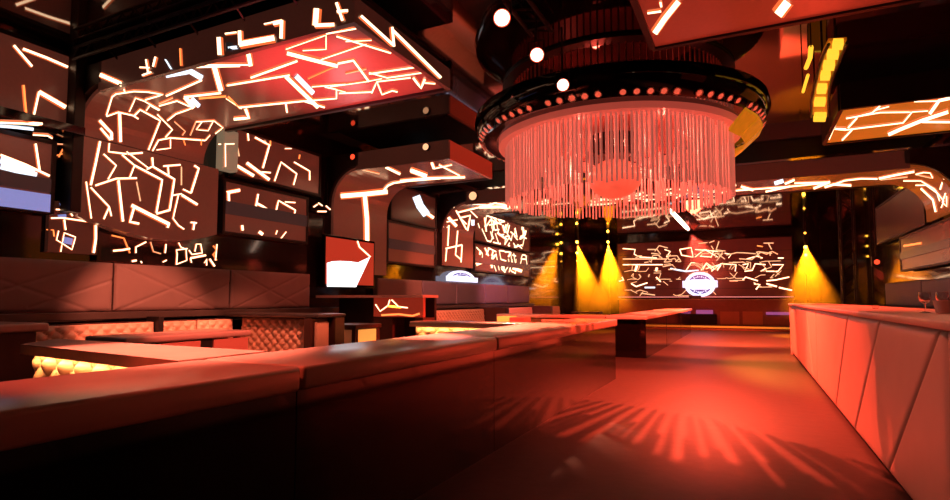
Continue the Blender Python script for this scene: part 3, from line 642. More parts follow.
# second counter block further on
t = thing('counter', 'second black gloss counter further down the aisle, with a pale pink top', 'counter', (-2.2, 16, 0))
MB().box((-2.62, 11.8, 0), (-1.9, 21.6, .78), M_black).build('base', t)
for a, b in [(11.7, 15.0), (15.02, 18.3), (18.32, 21.7)]: MB().box((-2.7, a, .78), (-1.85, b, .86), M_bartop, bev=.02).build('top', t, True)
for y in (15.0, 18.3): MB().box((-1.9, y-.02, 0), (-1.895, y+.02, .78), M_matte).build('joint', t)
t = thing('cross_counter', 'padded cross counter reaching from the second counter toward the left wall', 'counter', (-4, 12, 0))
MB().box((-5.2, 11.75, .78), (-2.72, 12.2, .86), M_top, bev=.02).build('top', t, True)
bm = MB().box((-5.15, 11.95, 0), (-2.72, 12.15, .77), M_dark); tuft(bm, (-5.15, 11.93, .3), (-2.72, 11.93, .3), (-2.72, 11.93, .76), (-5.15, 11.93, .76), (0, -1, 0), pitch=.2, depth=.04); bm.build('tufted_back', t, True)
t = thing('booth_sofa', 'lit tufted sofa end beside the near end of the second counter', 'sofa', (-2.6, 9.9, 0), 'tufted booth sofas')
bm = MB().box((-3.5, 10.0, 0), (-2.3, 10.2, .82), M_dark); tuft(bm, (-3.5, 9.98, .35), (-2.3, 9.98, .35), (-2.3, 9.98, .82), (-3.5, 9.98, .82), (0, -1, 0), pitch=.2, depth=.04); bm.build('backrest', t, True)
MB().box((-3.5, 9.4, .28), (-2.3, 9.97, .42), M_leath, bev=.03).build('seat', t, True); MB().box((-3.45, 9.45, 0), (-2.35, 9.95, .28), M_dark).build('base', t)

# small cubes by the far sofas
for (px, py), m, l in [((507,316), M_ledge, 'small glowing yellow cube table in front of the far sofa'), ((520,317), M_coral, 'small pink cube stool beside the glowing yellow cube')]:
    p = at(px, py, y=11.2 if m is M_ledge else 10.7); p2 = Vector((p.x, p.y, 0))
    t = thing('cube_table', l, 'table', tuple(p2), 'cube tables')
    mm = mat('cube shade', (.8, .45, .1), rough=.4, emit=(1, .38, .05), es=.9) if m is M_ledge else M_coral
    MB().box((p.x-.17, p.y-.17, .05), (p.x+.17, p.y+.17, .83), mm, bev=.02).build('body', t, True)
    MB().box((p.x-.15, p.y-.15, 0), (p.x+.15, p.y+.15, .05), M_matte).build('foot', t)
# low dark tables in the middle booth
for x, y, l in [(-4.9, 13.6, 'low dark table left of the glowing yellow cube'), (-4.7, 17.9, 'low dark table at the farthest sofa')]:
    t = thing('low_table', l, 'table', (x, y, 0), 'low dark tables')
    MB().box((x-.45, y-.3, .74), (x+.45, y+.3, .79), M_dark, bev=.01).build('tabletop', t)
    for sx in (-.38, .38):
        for sy in (-.24, .24): MB().box((x+sx-.02, y+sy-.02, 0), (x+sx+.02, y+sy+.02, .74), M_matte).build('leg', t)

# host stand below the television
t = thing('service_counter', 'high service counter with a thin white edged top below the television', 'counter', (-5.3, 7.2, 0))
hy = 7.05
MB().box((-6.32, hy, 1.22), (-4.29, hy+.45, 1.26), M_bartop).build('top', t)
b_ = MB().box((-5.2, hy+.04, .93), (-4.31, hy+.1, 1.22), M_redlit)  # glowing lines draw the reflections on the counter front
V_ = zr(300, 225, .23)
lines(b_, [(2, V_([(290,330),(330,360)])), (1.6, V_([(320,330),(350,375),(385,350),(392,325)])), (1.6, V_([(400,325),(430,355),(470,360)])), (2, V_([(355,392),(430,388),(490,395),(522,385)]), M_orl), (1.6, V_([(380,352),(440,358)]), M_goldd)],
 surf=MB().box((-5.2, hy+.04, .93), (-4.31, hy+.1, 1.22), M_redlit))
b_.build('front_panel', t)
MB().box((-5.2, hy+.04, 0), (-4.85, hy+.42, .92), M_dark).build('side_panel', t); MB().box((-4.45, hy+.04, 0), (-4.31, hy+.42, .92), M_dark).build('side_panel', t)
MB().box((-5.2, hy+.37, 0), (-4.31, hy+.43, 1.22), M_matte).build('back_panel', t); MB().box((-6.15, hy+.37, 0), (-5.22, hy+.43, 1.22), M_matte).build('back_panel', t)

# box table with lit front
t = thing('box_table', 'square table with a dark top and amber lit side below the television counter', 'table', (-5, 6.2, 0))
nc = at(356, 325, z=.86); cx, cy = nc.x, nc.y
fy = at(383, 322, z=.86).y; lx = at(326, 321, z=.86).x
cx, cy, fy, lx = -4.64, 5.94, 6.52, -5.17
MB().box((lx, cy, .80), (cx, fy, .86), M_dark, bev=.01).build('tabletop', t)
for x, y in ((lx+.02, cy+.02), (cx-.08, cy+.02), (lx+.02, fy-.08), (cx-.08, fy-.08)): MB().box((x, y, 0), (x+.06, y+.06, .8), M_dark).build('leg', t)
MB().box((cx-.05, cy+.09, .2), (cx-.03, fy-.09, .79), mat('amber lit panel', (.8, .45, .12), rough=.5, emit=(1, .42, .08), es=.75, var=.15)).build('side_panel', t)
MB().box((lx+.09, cy+.03, .2), (cx-.09, cy+.05, .79), mat('pale front board', (.5, .25, .15), rough=.5, emit=(1, .25, .08), es=.1)).build('front_panel', t)
# second booth wall sofa
sofa('low tufted sofa behind the box table, left of the service counter', XS, 0, 5.72, 6.9, '+x', zt=.9)

# ------------------------------------------------------------------ white bar on the right
XBR = .8
t = thing('bar_counter', 'long white padded leather bar with slanted stitched seams on the right', 'bar', (1.1, 8, 0))
Z1 = 1.06
def bseam(a, b):
    p = at(*a, x=XBR); q = at(*b, x=XBR)
    k = (q.y-p.y)/(q.z-p.z); return p.y+(Z1-p.z)*k, p.y+(0.03-p.z)*k
seams = [(14.1, 14.1), (12.2, 12.6), (10.3, 9.6), (8.9, 9.0)]
for a, b in [((847,311),(834.5,407.6)), ((878.5,315),(854.6,423.6)), ((939,321.5),(889,462)), ((942,321.5),(948.6,500))]: seams.append(bseam(a, b))
seams += [(2.2, 2.4), (1.9, .9), (.3, .7), (-1.0, -1.0)]
seams = sorted(seams, key=lambda s: -(s[0]+s[1]))
for (ta, ba), (tb, bb) in zip(seams[:-1], seams[1:]):
    if ta-tb < .02 and ba-bb < .02: continue
    L = max(ta-tb, ba-bb)
    def h(u, v, L=L, ta=ta, tb=tb, ba=ba, bb=bb):
        w = (ba-bb)*(1-v)+(ta-tb)*v; e = min(u*w, (1-u)*w, v*1.0, (1-v)*1.0); return .022*(1-math.exp(-max(0, e)/.018))
    MB().patch((XBR+.03, bb+.004, .03), (XBR+.03, ba-.004, .03), (XBR+.03, ta-.004, Z1), (XBR+.03, tb+.004, Z1), (-1, 0, 0), M_bar, nu=max(24, int(L/.018)), nv=56, h=h, thick=.05).build('padded_panel', t, True)
MB().box((XBR+.08, -1, 0), (XBR+.6, 14.05, 1.05), M_dark).build('carcass', t)
MB().box((XBR-.03, -1.02, Z1), (XBR+.75, 14.12, 1.105), M_bartop, bev=.012).build('top', t, True)
MB().box((XBR-.01, 14.06, 0), (XBR+.62, 14.1, 1.05), M_bar).build('end_panel', t)

# glasses and a tilted bottle on the bar
def lathe_thing(name, lab, cat, c, prof, m, grp=None, ax=None):
    return tag(MB().lathe(prof, m, c, 20, ax).build(name, smooth=True, loc=c), lab, cat, grp)
gl = [(0, 0), (.033, 0), (.034, .004), (.005, .012), (.004, .08), (.03, .10), (.038, .14), (.034, .19), (.032, .19), (.036, .14), (.028, .104), (0, .09)]
bx_ = 1.08
yb0 = at(940, 303, x=bx_).y
yb0 = 4.8
lathe_thing('wine_glass', 'stemmed glass on the bar at the right edge, left one', 'glass', (bx_, yb0, 1.106), [(r*.95, z*.75) for r, z in gl], M_glass, 'glasses on the bar')
lathe_thing('wine_glass', 'stemmed glass on the bar at the right edge, beside the bucket', 'glass', (bx_+.1, yb0+.02, 1.106), [(r*.95, z*.75) for r, z in gl], M_glass, 'glasses on the bar')
t = thing('ice_bucket', 'small steel bucket holding a slanted bottle at the right end of the bar', 'bucket', (bx_+.06, yb0-.12, 1.106))
cb = (bx_+.075, yb0-.12, 1.106)
MB().lathe([(0, 0), (.045, 0), (.058, .08), (.061, .08), (.063, .084), (.055, .083), (.043, .008), (0, .008)], M_steel, cb, 24).build('bucket', t, True)
dv = Vector((-.35, .1, 1)).normalized()
tag(MB().lathe([(0, 0), (.02, 0), (.021, .09), (.017, .11), (.008, .13), (.008, .17), (0, .17)], M_bot, (cb[0]+.01, cb[1], 1.116), 16, ax=tuple(Vector((.45, .1, 1)).normalized())).build('bottle', smooth=True, loc=cb), 'dark bottle leaning in the steel bucket on the bar', 'bottle')
lathe_thing('glass_tumbler', 'tiny tumbler standing alone on the bar top left of the bucket', 'glass', (bx_+.02, 6.6, 1.106), [(0, 0), (.025, 0), (.03, .03), (.028, .03), (.023, .004), (0, .004)], M_glass, 'glasses on the bar')

# ------------------------------------------------------------------ chandelier
CX, CY = -1.45, 6.9
ch = thing('chandelier', 'huge round chandelier with a black lamp ring and a red lit fringe of hanging rods', 'chandelier', (CX, CY, 2.4))
c = (CX, CY, 0)
MB().lathe([(1.42, 3.18), (1.46, 3.14), (1.60, 3.14), (1.67, 3.20), (1.73, 3.34), (1.71, 3.44), (1.55, 3.52), (1.22, 3.52), (1.22, 3.2), (1.42, 3.18)], M_black, c, 96).build('ring', ch, True)
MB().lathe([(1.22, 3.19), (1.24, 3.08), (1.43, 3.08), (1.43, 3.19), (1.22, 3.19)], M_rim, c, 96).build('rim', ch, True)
dot = MB().lathe([(0, .0), (.030, .0), (.030, .012), (.02, .02), (0, .022)], M_rdot, (0, 0, 0), 12)
dot.lathe([(.030, 0), (.041, 0), (.041, .016), (.030, .016)], M_steel, (0, 0, 0), 12)
n = 0; first = None
for g in range(14):
    for k in range(5):
        a = 2*PI*(g+.08+k*.172)/14
        r = 1.645; nrm = Vector((math.cos(a), math.sin(a), -.95)).normalized()
        me = first.data if first else None
        if not first:
            first = dot.build('lamp_lens', ch, True); o = first
        else:
            o = first.copy(); C.objects.link(o); o.parent = ch
        o.location = (r*math.cos(a), r*math.sin(a), 3.172-2.4)
        first_done = True
        o.rotation_mode = 'QUATERNION'; o.rotation_quaternion = Vector((0, 0, 1)).rotation_difference(nrm)
        n += 1
# dot mesh was built relative to the chandelier origin: move its vertices back to the lens centre
for v in first.data.vertices: v.co += Vector((CX, CY, 2.4))
# hanging rods
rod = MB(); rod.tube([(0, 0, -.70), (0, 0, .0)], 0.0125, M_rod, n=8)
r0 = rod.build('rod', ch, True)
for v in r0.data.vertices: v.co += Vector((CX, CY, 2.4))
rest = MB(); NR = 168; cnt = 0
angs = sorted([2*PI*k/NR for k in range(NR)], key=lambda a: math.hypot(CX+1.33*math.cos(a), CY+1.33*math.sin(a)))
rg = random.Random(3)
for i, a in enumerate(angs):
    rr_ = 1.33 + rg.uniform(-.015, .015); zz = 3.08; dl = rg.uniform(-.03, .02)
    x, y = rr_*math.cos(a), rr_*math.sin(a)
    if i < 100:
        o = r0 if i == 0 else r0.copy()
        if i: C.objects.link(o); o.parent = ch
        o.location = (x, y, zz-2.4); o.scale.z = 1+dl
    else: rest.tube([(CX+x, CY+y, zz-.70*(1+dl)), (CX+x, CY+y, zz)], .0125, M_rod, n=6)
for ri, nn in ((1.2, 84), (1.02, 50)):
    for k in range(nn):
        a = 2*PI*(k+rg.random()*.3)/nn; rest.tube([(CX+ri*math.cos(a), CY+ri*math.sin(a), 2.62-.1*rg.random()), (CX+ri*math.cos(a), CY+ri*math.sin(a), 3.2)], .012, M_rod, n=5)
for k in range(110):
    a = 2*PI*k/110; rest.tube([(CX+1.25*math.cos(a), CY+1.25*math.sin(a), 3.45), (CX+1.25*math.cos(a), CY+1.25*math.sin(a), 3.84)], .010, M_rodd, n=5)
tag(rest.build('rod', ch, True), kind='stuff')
MB().lathe([(0, 3.2), (1.22, 3.2), (1.22, 3.24), (0, 3.24)], mat('red brown baffle', (.3, .1, .08), rough=.4), c, 64).build('ceiling_plate', ch, True)
MB().lathe([(1.22, 3.84), (1.38, 3.84), (1.38, 3.87), (1.22, 3.87)], M_matte, c, 64).build('ceiling_mount', ch, True)
MB().lathe([(0, 3.2), (.30, 3.2), (.30, 3.0), (.34, 3.0), (.34, 2.92), (0, 2.92)], M_black, c, 40).build('centre_housing', ch, True)
sp = [(.32*math.sin(PI*k/16), 2.68+.30*-math.cos(PI*k/16)*.8) for k in range(17)]
MB().lathe(sp, mat('red glass globe', (.8, .3, .25), rough=.3, emit=(1, .12, .06), es=.55, var=.3, vscale=14), c, 40).build('globe', ch, True)
# gold facets under the ring on the right, their reflections painted as emission
gf = MB()
for k in range(5):
    a0 = math.radians(-58+k*13); a1 = a0+math.radians(11.5)
    P = []
    for a, r, z in ((a0, 1.46, 2.93), (a1, 1.46, 2.93), (a1, 1.64, 3.1), (a0, 1.64, 3.1)): P.append((CX+r*math.cos(a+.55), CY+r*math.sin(a+.55), z))
    Q = [tuple(Vector(p)+Vector((0, 0, .03))) for p in P]
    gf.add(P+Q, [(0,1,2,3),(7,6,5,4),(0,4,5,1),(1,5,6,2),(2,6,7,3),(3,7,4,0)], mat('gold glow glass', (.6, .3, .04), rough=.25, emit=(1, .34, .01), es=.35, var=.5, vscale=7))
gf.build('gold_facets', ch)

# ------------------------------------------------------------------ three par lamps on a truss
tp = thing('lighting_truss', 'dark ladder truss under the ceiling carrying three bright round lamps', 'truss', (-1.74, 4.4, 3.7))
m_ = MB()
for x in (-1.84, -1.64):
    m_.tube([(x, 2.2, 3.78), (x, 5.05, 3.78)], .02, M_matte)
for k in range(13):
    y = 2.3+k*.22; m_.tube([(-1.84, y, 3.78), (-1.64, y+.1, 3.78)], .01, M_matte, n=5)
for y in (2.4, 3.6, 4.9): m_.tube([(-1.74, y, 3.78), (-1.74, y, ZC)], .012, M_matte, n=5); m_.box((-1.86, y-.02, 3.76), (-1.62, y+.02, 3.8), M_matte)
m_.build('frame', tp)
for (px, py), y, z, r, lab in [((502,18), 4.1, 3.5, .062, 'nearest round stage lamp, topmost of the bright three'), ((537,55), 4.6, 3.38, .055, 'middle round stage lamp of the bright three'), ((563,85), 4.95, 3.22, .05, 'lowest round stage lamp of the bright three, at the chandelier edge')]:
    p = at(px, py, y=y); t = thing('stage_lamp', lab, 'lamp', tuple(p), 'bright round stage lamps')
    ax = (EYEV-p).normalized()+Vector((.05, .1, -.1)); ax.normalize()
    hs_ = MB().lathe([(0, -.2), (.045, -.19), (r*1.1, -.05), (r*1.18, .0), (r*1.05, .0), (r*1.0, -.03)], M_matte, tuple(p), 28, ax=tuple(ax)).build('housing', t, True)
    MB().lathe([(0, .004), (r*.7, .0), (r*1.0, -.012)], M_white, tuple(p), 28, ax=tuple(ax)).build('lens', hs_, True)
    MB().lathe([(r*.98, -.004), (r*1.12, .004), (r*1.12, .0), (r*1.02, -.01)], M_redl, tuple(p), 28, ax=tuple(ax)).build('rim', hs_, True)  # red emission on the rim stands in for the lens halo
    y_ = MB(); s_ = Vector((1, 0, 0)) * (r*1.35); q_ = p-ax*.08
    y_.tube([q_-s_, q_-s_+Vector((0, 0, .12)), q_+s_+Vector((0, 0, .12)), q_+s_], .008, M_matte, n=6); y_.tube([q_+Vector((0, 0, .12)), (q_.x, q_.y, 3.78)], .012, M_matte, n=6)
    y_.build('yoke', t)

# ------------------------------------------------------------------ moving head bar under canopy three
p0, p1 = at(669, 209, y=10.9), at(689, 230, y=10.9)
t = thing('strobe_bar', 'slanted glowing white light bar in a red housing hanging behind the chandelier fringe', 'stage light', tuple((p0+p1)/2))
d = (p1-p0).normalized(); nb = Vector((0, 1, 0)); sd = d.cross(nb).normalized()
hb = MB(); MBv = [p0-d*.05-sd*.0, p1+d*.05]
def obox(mb, a, b, side, dep, w0, w1, d0, d1, m):
    vs = [a+side*w0+dep*d0, b+side*w0+dep*d0, b+side*w1+dep*d0, a+side*w1+dep*d0, a+side*w0+dep*d1, b+side*w0+dep*d1, b+side*w1+dep*d1, a+side*w1+dep*d1]
    mb.add(vs, [(0,1,2,3),(7,6,5,4),(0,4,5,1),(1,5,6,2),(2,6,7,3),(3,7,4,0)], m)
if sd.z < 0: sd = -sd
obox(hb, p0-d*.04, p1+d*.04, sd, nb, .05, .22, .06, .22, M_black); hb.build('housing', t)
hb = MB(); hb.tube([p0, p0*.9+p1*.1, p0*.5+p1*.5, p1*.9+p0*.1, p1], [.02, .035, .04, .035, .02], M_tube, n=12); hb.build('lamp_tube', t, True)
q_ = (p0+p1)/2+sd*.12+nb*.18
MB().tube([q_, (q_.x, q_.y, ZC)], .02, M_matte).build('bracket', t)

# ------------------------------------------------------------------ amber ladder lights over the bar
lad = [((838,47), 12, 8.5), ((833,57), 13, 8), ((829,68), 13, 8), ((825.5,78), 11, 7.5), ((822,91), 11, 8.5), ((820,104), 13, 7.5), ((820,119), 14, 8)]
t = thing('amber_ladder_light', 'curved ladder of amber light cells hanging above the bar between red and amber canopies', 'light', (.8, 7, 3.4))
fr = MB(); rail = [[], []]
for (c_, w, h_) in lad:
    h_ *= .72; w *= .85
    cc = [at(c_[0]+sx*w/2+(h_/2*-.25 if sy > 0 else h_/2*.25), c_[1]+sy*h_/2, z=3.40) for sx, sy in ((-1, 1), (1, 1), (1, -1), (-1, -1))]
    m_ = MB(); m_.add([p for p in cc]+[p+Vector((0, 0, .05)) for p in cc], [(0,1,2,3),(7,6,5,4),(0,4,5,1),(1,5,6,2),(2,6,7,3),(3,7,4,0)], M_amber); m_.build('light_cell', t)
    cen = sum(cc, Vector())/4; rail[0].append(cc[0]*.5+cc[3]*.5+Vector((-.03, 0, .03))); rail[1].append(cc[1]*.5+cc[2]*.5+Vector((.03, 0, .03)))
for r_ in rail: fr.tube(r_, .015, M_matte, n=6)
for k in range(6):
    P = [rail[0][k], rail[1][k], rail[1][k+1], rail[0][k+1]]; up = Vector((0, 0, .03))
    fr.add([p_+up for p_ in P]+[p_+up*1.8 for p_ in P], [(3,2,1,0),(4,5,6,7),(0,1,5,4),(1,2,6,5),(2,3,7,6),(3,0,4,7)], M_amb2)  # added plates carry the amber glow around the cells
for k in (0, 3, 6): fr.tube([rail[0][k]+Vector((.05, 0, 0)), Vector((rail[0][k].x+.05, rail[0][k].y, ZC))], .01, M_matte, n=5)
fr.build('frame', t)
sl = MB(); P = [at(a, b, z=3.42) for a, b in [(811,47),(810,58),(806,68)]]; sl.tube(P, .02, M_amber, n=6); P = [at(a, b, z=3.42) for a, b in [(808,75),(805,85),(803,92)]]; sl.tube(P, .015, M_amber, n=6)
for a in ((811,47),(803,92)): q_ = at(*a, z=3.42); sl.tube([q_, (q_.x, q_.y, ZC)], .006, M_matte, n=5)
tag(sl.build('amber_side_light', loc=tuple(at(808, 70, z=3.42))), 'thin amber light line left of the amber ladder lights', 'light')

# ------------------------------------------------------------------ back wall: led wall, sign, dj booth
T1 = zr(600, 240, .19); T2 = zr(700, 240, .19)
YW = 24.95
t = thing('led_wall', 'wide dark red led wall with rows of broken light lines behind the stage', 'screen', (-1.8, YW, 1.3))
XA, XB2 = -5.15, 1.55
rows = [(1.30, 1.62), (1.64, 1.98), (2.0, 2.34), (2.36, 2.72), (2.74, 3.1), (3.12, 3.62)]
M_ledw = mat('dark red led wall', (.07, .022, .018), rough=.3, emit=(.9, .09, .06), es=.05, var=.2, vscale=3)
full = MB().box((XA, YW-.04, 1.3), (XB2, YW, 3.62), M_ledw)
SP = [(1.2, T1([(120,45),(185,50),(180,75),(210,90),(300,95)])), (1, T1([(120,100),(350,100)]), M_creamd), (1, T1([(250,50),(300,50),(320,75),(270,70)]), M_creamd), (1.2, T1([(340,50),(370,60),(350,90)])),
 (1.4, T1([(420,50),(480,40),(490,90),(430,80),(420,50)])), (1.2, T1([(500,50),(620,60)])), (1.2, T1([(500,90),(550,50),(620,90)])), (1.4, T1([(120,130),(330,130)])), (3, T1([(195,135),(185,165)])), (3, T1([(300,145),(295,165)])),
 (1, T1([(330,140),(380,130),(400,150),(360,155)]), M_creamd), (1.2, T1([(450,165),(480,120),(500,120)])), (1.4, T1([(370,150),(450,165),(520,160)]), M_cool), (1.2, T1([(540,160),(560,120),(600,150)])), (1.2, T1([(560,150),(630,130)])),
 (1.6, T1([(75,225),(125,210),(115,195)])), (1, T1([(205,180),(215,195)]), M_creamd), (1, T1([(260,180),(255,195)]), M_creamd), (1.6, T1([(295,195),(320,220)])), (1, T1([(165,230),(190,245),(250,225)])), (1.4, T1([(235,250),(290,250)]), M_cool), (.9, T1([(215,280),(290,290)]), M_creamd),
 (1.3, T2([(0,85),(60,90),(70,60),(20,50)])), (1.1, T2([(80,60),(120,60),(100,90)]), M_creamd), (1.2, T2([(150,95),(165,75),(130,70)])), (1, T2([(300,30),(330,35)]), M_orl), (1.2, T2([(310,60),(350,75),(380,60),(410,75)]), M_creamd),
 (1.2, T2([(245,100),(300,85),(330,95)])), (.9, T2([(260,110),(450,118)]), M_stripe), (1, T2([(410,95),(440,95)])), (1.2, T2([(5,160),(30,125),(70,160)])), (1.3, T2([(60,165),(110,125),(190,130),(185,165)])), (1.1, T2([(110,130),(90,160)])),
 (1.4, T2([(225,130),(255,125),(235,165),(275,160),(290,125),(345,130)])), (1.3, T2([(320,165),(345,150),(350,165),(410,165),(440,130),(380,130)])), (1, T2([(455,150),(490,155)])), (1.5, T2([(225,210),(240,195),(305,215)])),
 (1.6, T2([(350,215),(400,210),(470,195)])), (2, T2([(350,230),(405,245)])), (2, T2([(415,250),(485,265)])), (1.2, T2([(475,245),(495,235)])), (2, T2([(285,230),(315,235),(295,260)])), (1.4, T2([(155,215),(200,215)]), M_creamd)]
b = MB().box((XA, YW-.04, 1.3), (XB2, YW, 3.62), M_ledw)
lines(b, SP, surf=full, rise=.008)
for i, (za, zb) in enumerate(rows):
    rand_lines(b, (XB2-.1, YW-.041, za), (-(XB2-XA-.3), 0, 0), (0, 0, zb-za), (0, -1, 0), (6, 10, 16, 22, 20, 8)[i], .038 if i > 3 else .028, M_creamd, 20+i)
b.build('display', t)
for i, (za, zb) in enumerate(rows[:-1]): MB().box((XA, YW-.046, zb), (XB2, YW-.04, zb+.02), M_seam).build('seam_bar', t)
MB().box((XA-.05, YW, 1.25), (XB2+.05, YW+.2, 3.67), M_matte).build('frame', t)
MB().box((XA, YW-.07, 1.27), (XB2, YW-.01, 1.297), mat('pink light edge', (.3, .1, .1), emit=(1, .28, .25), es=1.1)).build('edge_light', t)

def sign(cx, cy, cz, r, axis, label, half=False, fl=.86):
    """round glowing badge crossed by a band; axis: outward normal"""
    t = thing('logo_sign', label, 'sign', (cx, cy, cz))
    ax = Vector(axis); U = Vector((0, 0, 1)).cross(ax).normalized(); V = Vector((0, 0, 1)); c = Vector((cx, cy, cz))
    def P(u, v, w=0): return c+U*u+V*v+ax*w
    def plate(poly, w0, w1, m, name):
        n = len(poly); mb = MB(); mb.add([P(u, v, w0) for u, v in poly]+[P(u, v, w1) for u, v in poly], [list(range(n))[::-1], list(range(n, 2*n))]+[(i, (i+1) % n, n+(i+1) % n, n+i) for i in range(n)], m)
        return mb.build(name, t)
    lo = 0 if half else -PI; st = 24
    disc = [(r*math.cos(a), r*fl*math.sin(a)) for a in [lo+(PI-lo)*k/st for k in range(st+(1 if half else 0))]]
    plate(disc, 0, .04, M_logo, 'disc')
    bw = r*1.12; plate([(-bw, -.25*r*fl), (bw, -.25*r*fl), (bw, .3*r*fl), (-bw, .3*r*fl)], .045, .075, M_logo, 'band')
    for s in ((1,) if half else (1, -1)):
        arc = [(.76*r*math.cos(math.radians(a)), .76*r*fl*math.sin(math.radians(a))*s) for a in range(26, 155, 8)] + [(-.5*r, .42*r*fl*s), (.5*r, .42*r*fl*s)]
        plate(arc[::s], .041, .043, M_logod, 'violet_field')
    g = MB()
    for s in ((1,) if half else (1, -1)):
        for k in range(9):
            a = math.radians(44+k*11.5); ca, sa = math.cos(a), math.sin(a)*s
            q = []
            for rr_, da in ((.56, -.06), (.56, .06), (.70 if k % 2 else .64, .06), (.70 if k % 2 else .64, -.06)):
                aa = a+da; q.append(P(rr_*r*math.cos(aa), rr_*r*fl*math.sin(aa)*s, .046))
            g.add(q, [(0, 1, 2, 3)], M_logo)
    g.build('lettering', t)
    if not half:
        s_ = []
        for k in range(10):
            rr_ = (.13 if k % 2 == 0 else .055)*r; a = PI/2+k*PI/5; s_.append((rr_*math.cos(a), -.6*r+rr_*math.sin(a)))
        plate(s_, .044, .06, M_logo, 'star')
    return t
sign(-1.80, YW-.13, 1.80, .60, (0, -1, 0), 'round glowing white and violet badge sign crossed by a band, centre of the stage')
sign(-6.42, 12.33, 1.68, .74, (1, 0, 0), 'half round blue white light image of the badge, built as a plate on the left wall above the padded panels', half=True, fl=.30)  # badge image cast on the wall, built as a glowing plate

# stage and dj front
t = thing('stage_platform', 'low red lit stage platform with a golden front edge across the back of the hall', 'stage', (-1.8, 24.4, 0))
MB().box((-6.3, 23.55, 0), (3.1, 25.15, .16), M_stage).build('deck', t)
MB().box((-6.3, 23.50, .10), (3.1, 23.55, .165), mat('gold edge strip', (.6, .25, .05), rough=.4, emit=(1, .32, .03), es=.55)).build('edge_strip', t)
t = thing('dj_booth', 'long red fronted booth below the led wall with two square panels', 'booth', (-1.8, 24.4, .16))
MB().box((-5.0, 24.3, .165), (1.5, 24.8, 1.16), M_stage).build('body', t)
MB().box((-5.05, 24.24, 1.16), (1.55, 24.84, 1.2), M_top).build('top', t)
for (a, b) in (((720,311.5),(739.5,325.5)), ((742.5,311.5),(763,325.5))):
    p, q = at(*a, y=24.26), at(*b, y=24.26); MB().box((p.x, 24.26, max(q.z, .2)), (q.x, 24.3, p.z), M_coral, bev=.01).build('square_panel', t)
for (a, b, m, nm) in (((696,310),(713,314), M_violet, 'violet_shelf'), ((688,314),(717,328), M_matte, 'dark_recess'), ((766,312),(790,315), M_violet, 'violet_shelf')):
    p, q = at(*a, y=24.26), at(*b, y=24.26); MB().box((p.x, 24.24, max(q.z, .2)), (q.x, 24.3, p.z), m).build(nm, t)
t = tag(MB().box((-2.2, 24.35, 1.2), (-1.75, 24.65, 1.34), M_matte, bev=.01).build('mixer', loc=(-2, 24.5, 1.2)), 'small dark mixer box on top of the red booth below the badge sign', 'mixer')

# strings of golden lamps: each a vertical tower
def tower(x, y, zs, big, label, group='lamp towers'):
    t = thing('lamp_tower', label, 'stage light', (x, y, 0), group)
    MB().box((x-.03, y+.05, .17 if y > 23.5 else 0), (x+.03, y+.11, ZC), M_matte).build('mast', t)
    for z in zs:
        b_ = z in big
        c_ = (x, y, z); a_ = (-.1, -1, -.25)
        lh = MB().lathe([(0, -.06), (.045, -.05), (.06, 0), (.05, .0)], M_matte, c_, 12, ax=a_).build('lamp_head', t, True)
        MB().lathe([(0, .012), (.03 if not b_ else .05, .004), (.035 if not b_ else .055, -.004)], M_gold if b_ else M_goldd, c_, 12, ax=a_).build('lens', lh)
tw = []
for px, pys, big, y, lab in [(577, (242, 253, 261), (242, 253), 22, 'left golden lamp tower at the back left corner'), (608, (242, 250), (242,), 24, 'golden lamp tower just left of the led wall'),
    (805, (233, 247, 255), (247, 255), 22, 'bright golden lamp tower right of the led wall'), (840, (237, 247, 257), (), 22, 'dim golden lamp tower at the far right')]:
    ps = [at(px, p, y=y) for p in pys]; zs = [min(p.z, 3.8) for p in ps]
    tower(ps[0].x, y, zs, [min(at(px, p, y=y).z, 3.8) for p in big], lab); tw.append((ps[0].x, y, zs[0]))
# small red marker lamps on the right truss wall
t = thing('red_marker_light', 'small red light on the dark right corner wall', 'light', (3.4, 21.5, 3.0))
for px, py in [(891, 268), (880, 262), (885, 250)]: pass
p = at(877, 262, y=16.5); p.x = min(p.x, 2.95)
MB().lathe([(0, 0), (.06, 0), (.05, .03), (0, .04)], M_redl, tuple(p), 14, ax=(0, -1, 0)).build('lens', t, True)
MB().box((p.x-.1, 16.5, p.z-.1), (p.x+.1, 16.6, p.z+.14), M_matte).build('housing', t); MB().tube([(p.x, 16.56, p.z), (p.x, 16.56, ZC)], .02, M_matte).build('hanger', t)

# scaffold behind the bar on the far right
t = thing('corner_truss', 'dark truss tower beside the right wall at the back of the hall', 'truss', (3.0, 20.5, 0))
m_ = MB()
for x in (2.6, 2.95):
    for y in (20.3, 20.65): m_.tube([(x, y, 0), (x, y, ZC)], .025, M_matte)
for k in range(10):
    z = .1+k*.38; m_.tube([(2.6, 20.3, z), (2.95, 20.3, z+.3)], .012, M_matte, n=5); m_.tube([(2.6, 20.65, z), (2.95, 20.65, z+.3)], .012, M_matte, n=5); m_.tube([(2.6, 20.3, z), (2.6, 20.65, z+.3)], .012, M_matte, n=5)
m_.build('frame', t)

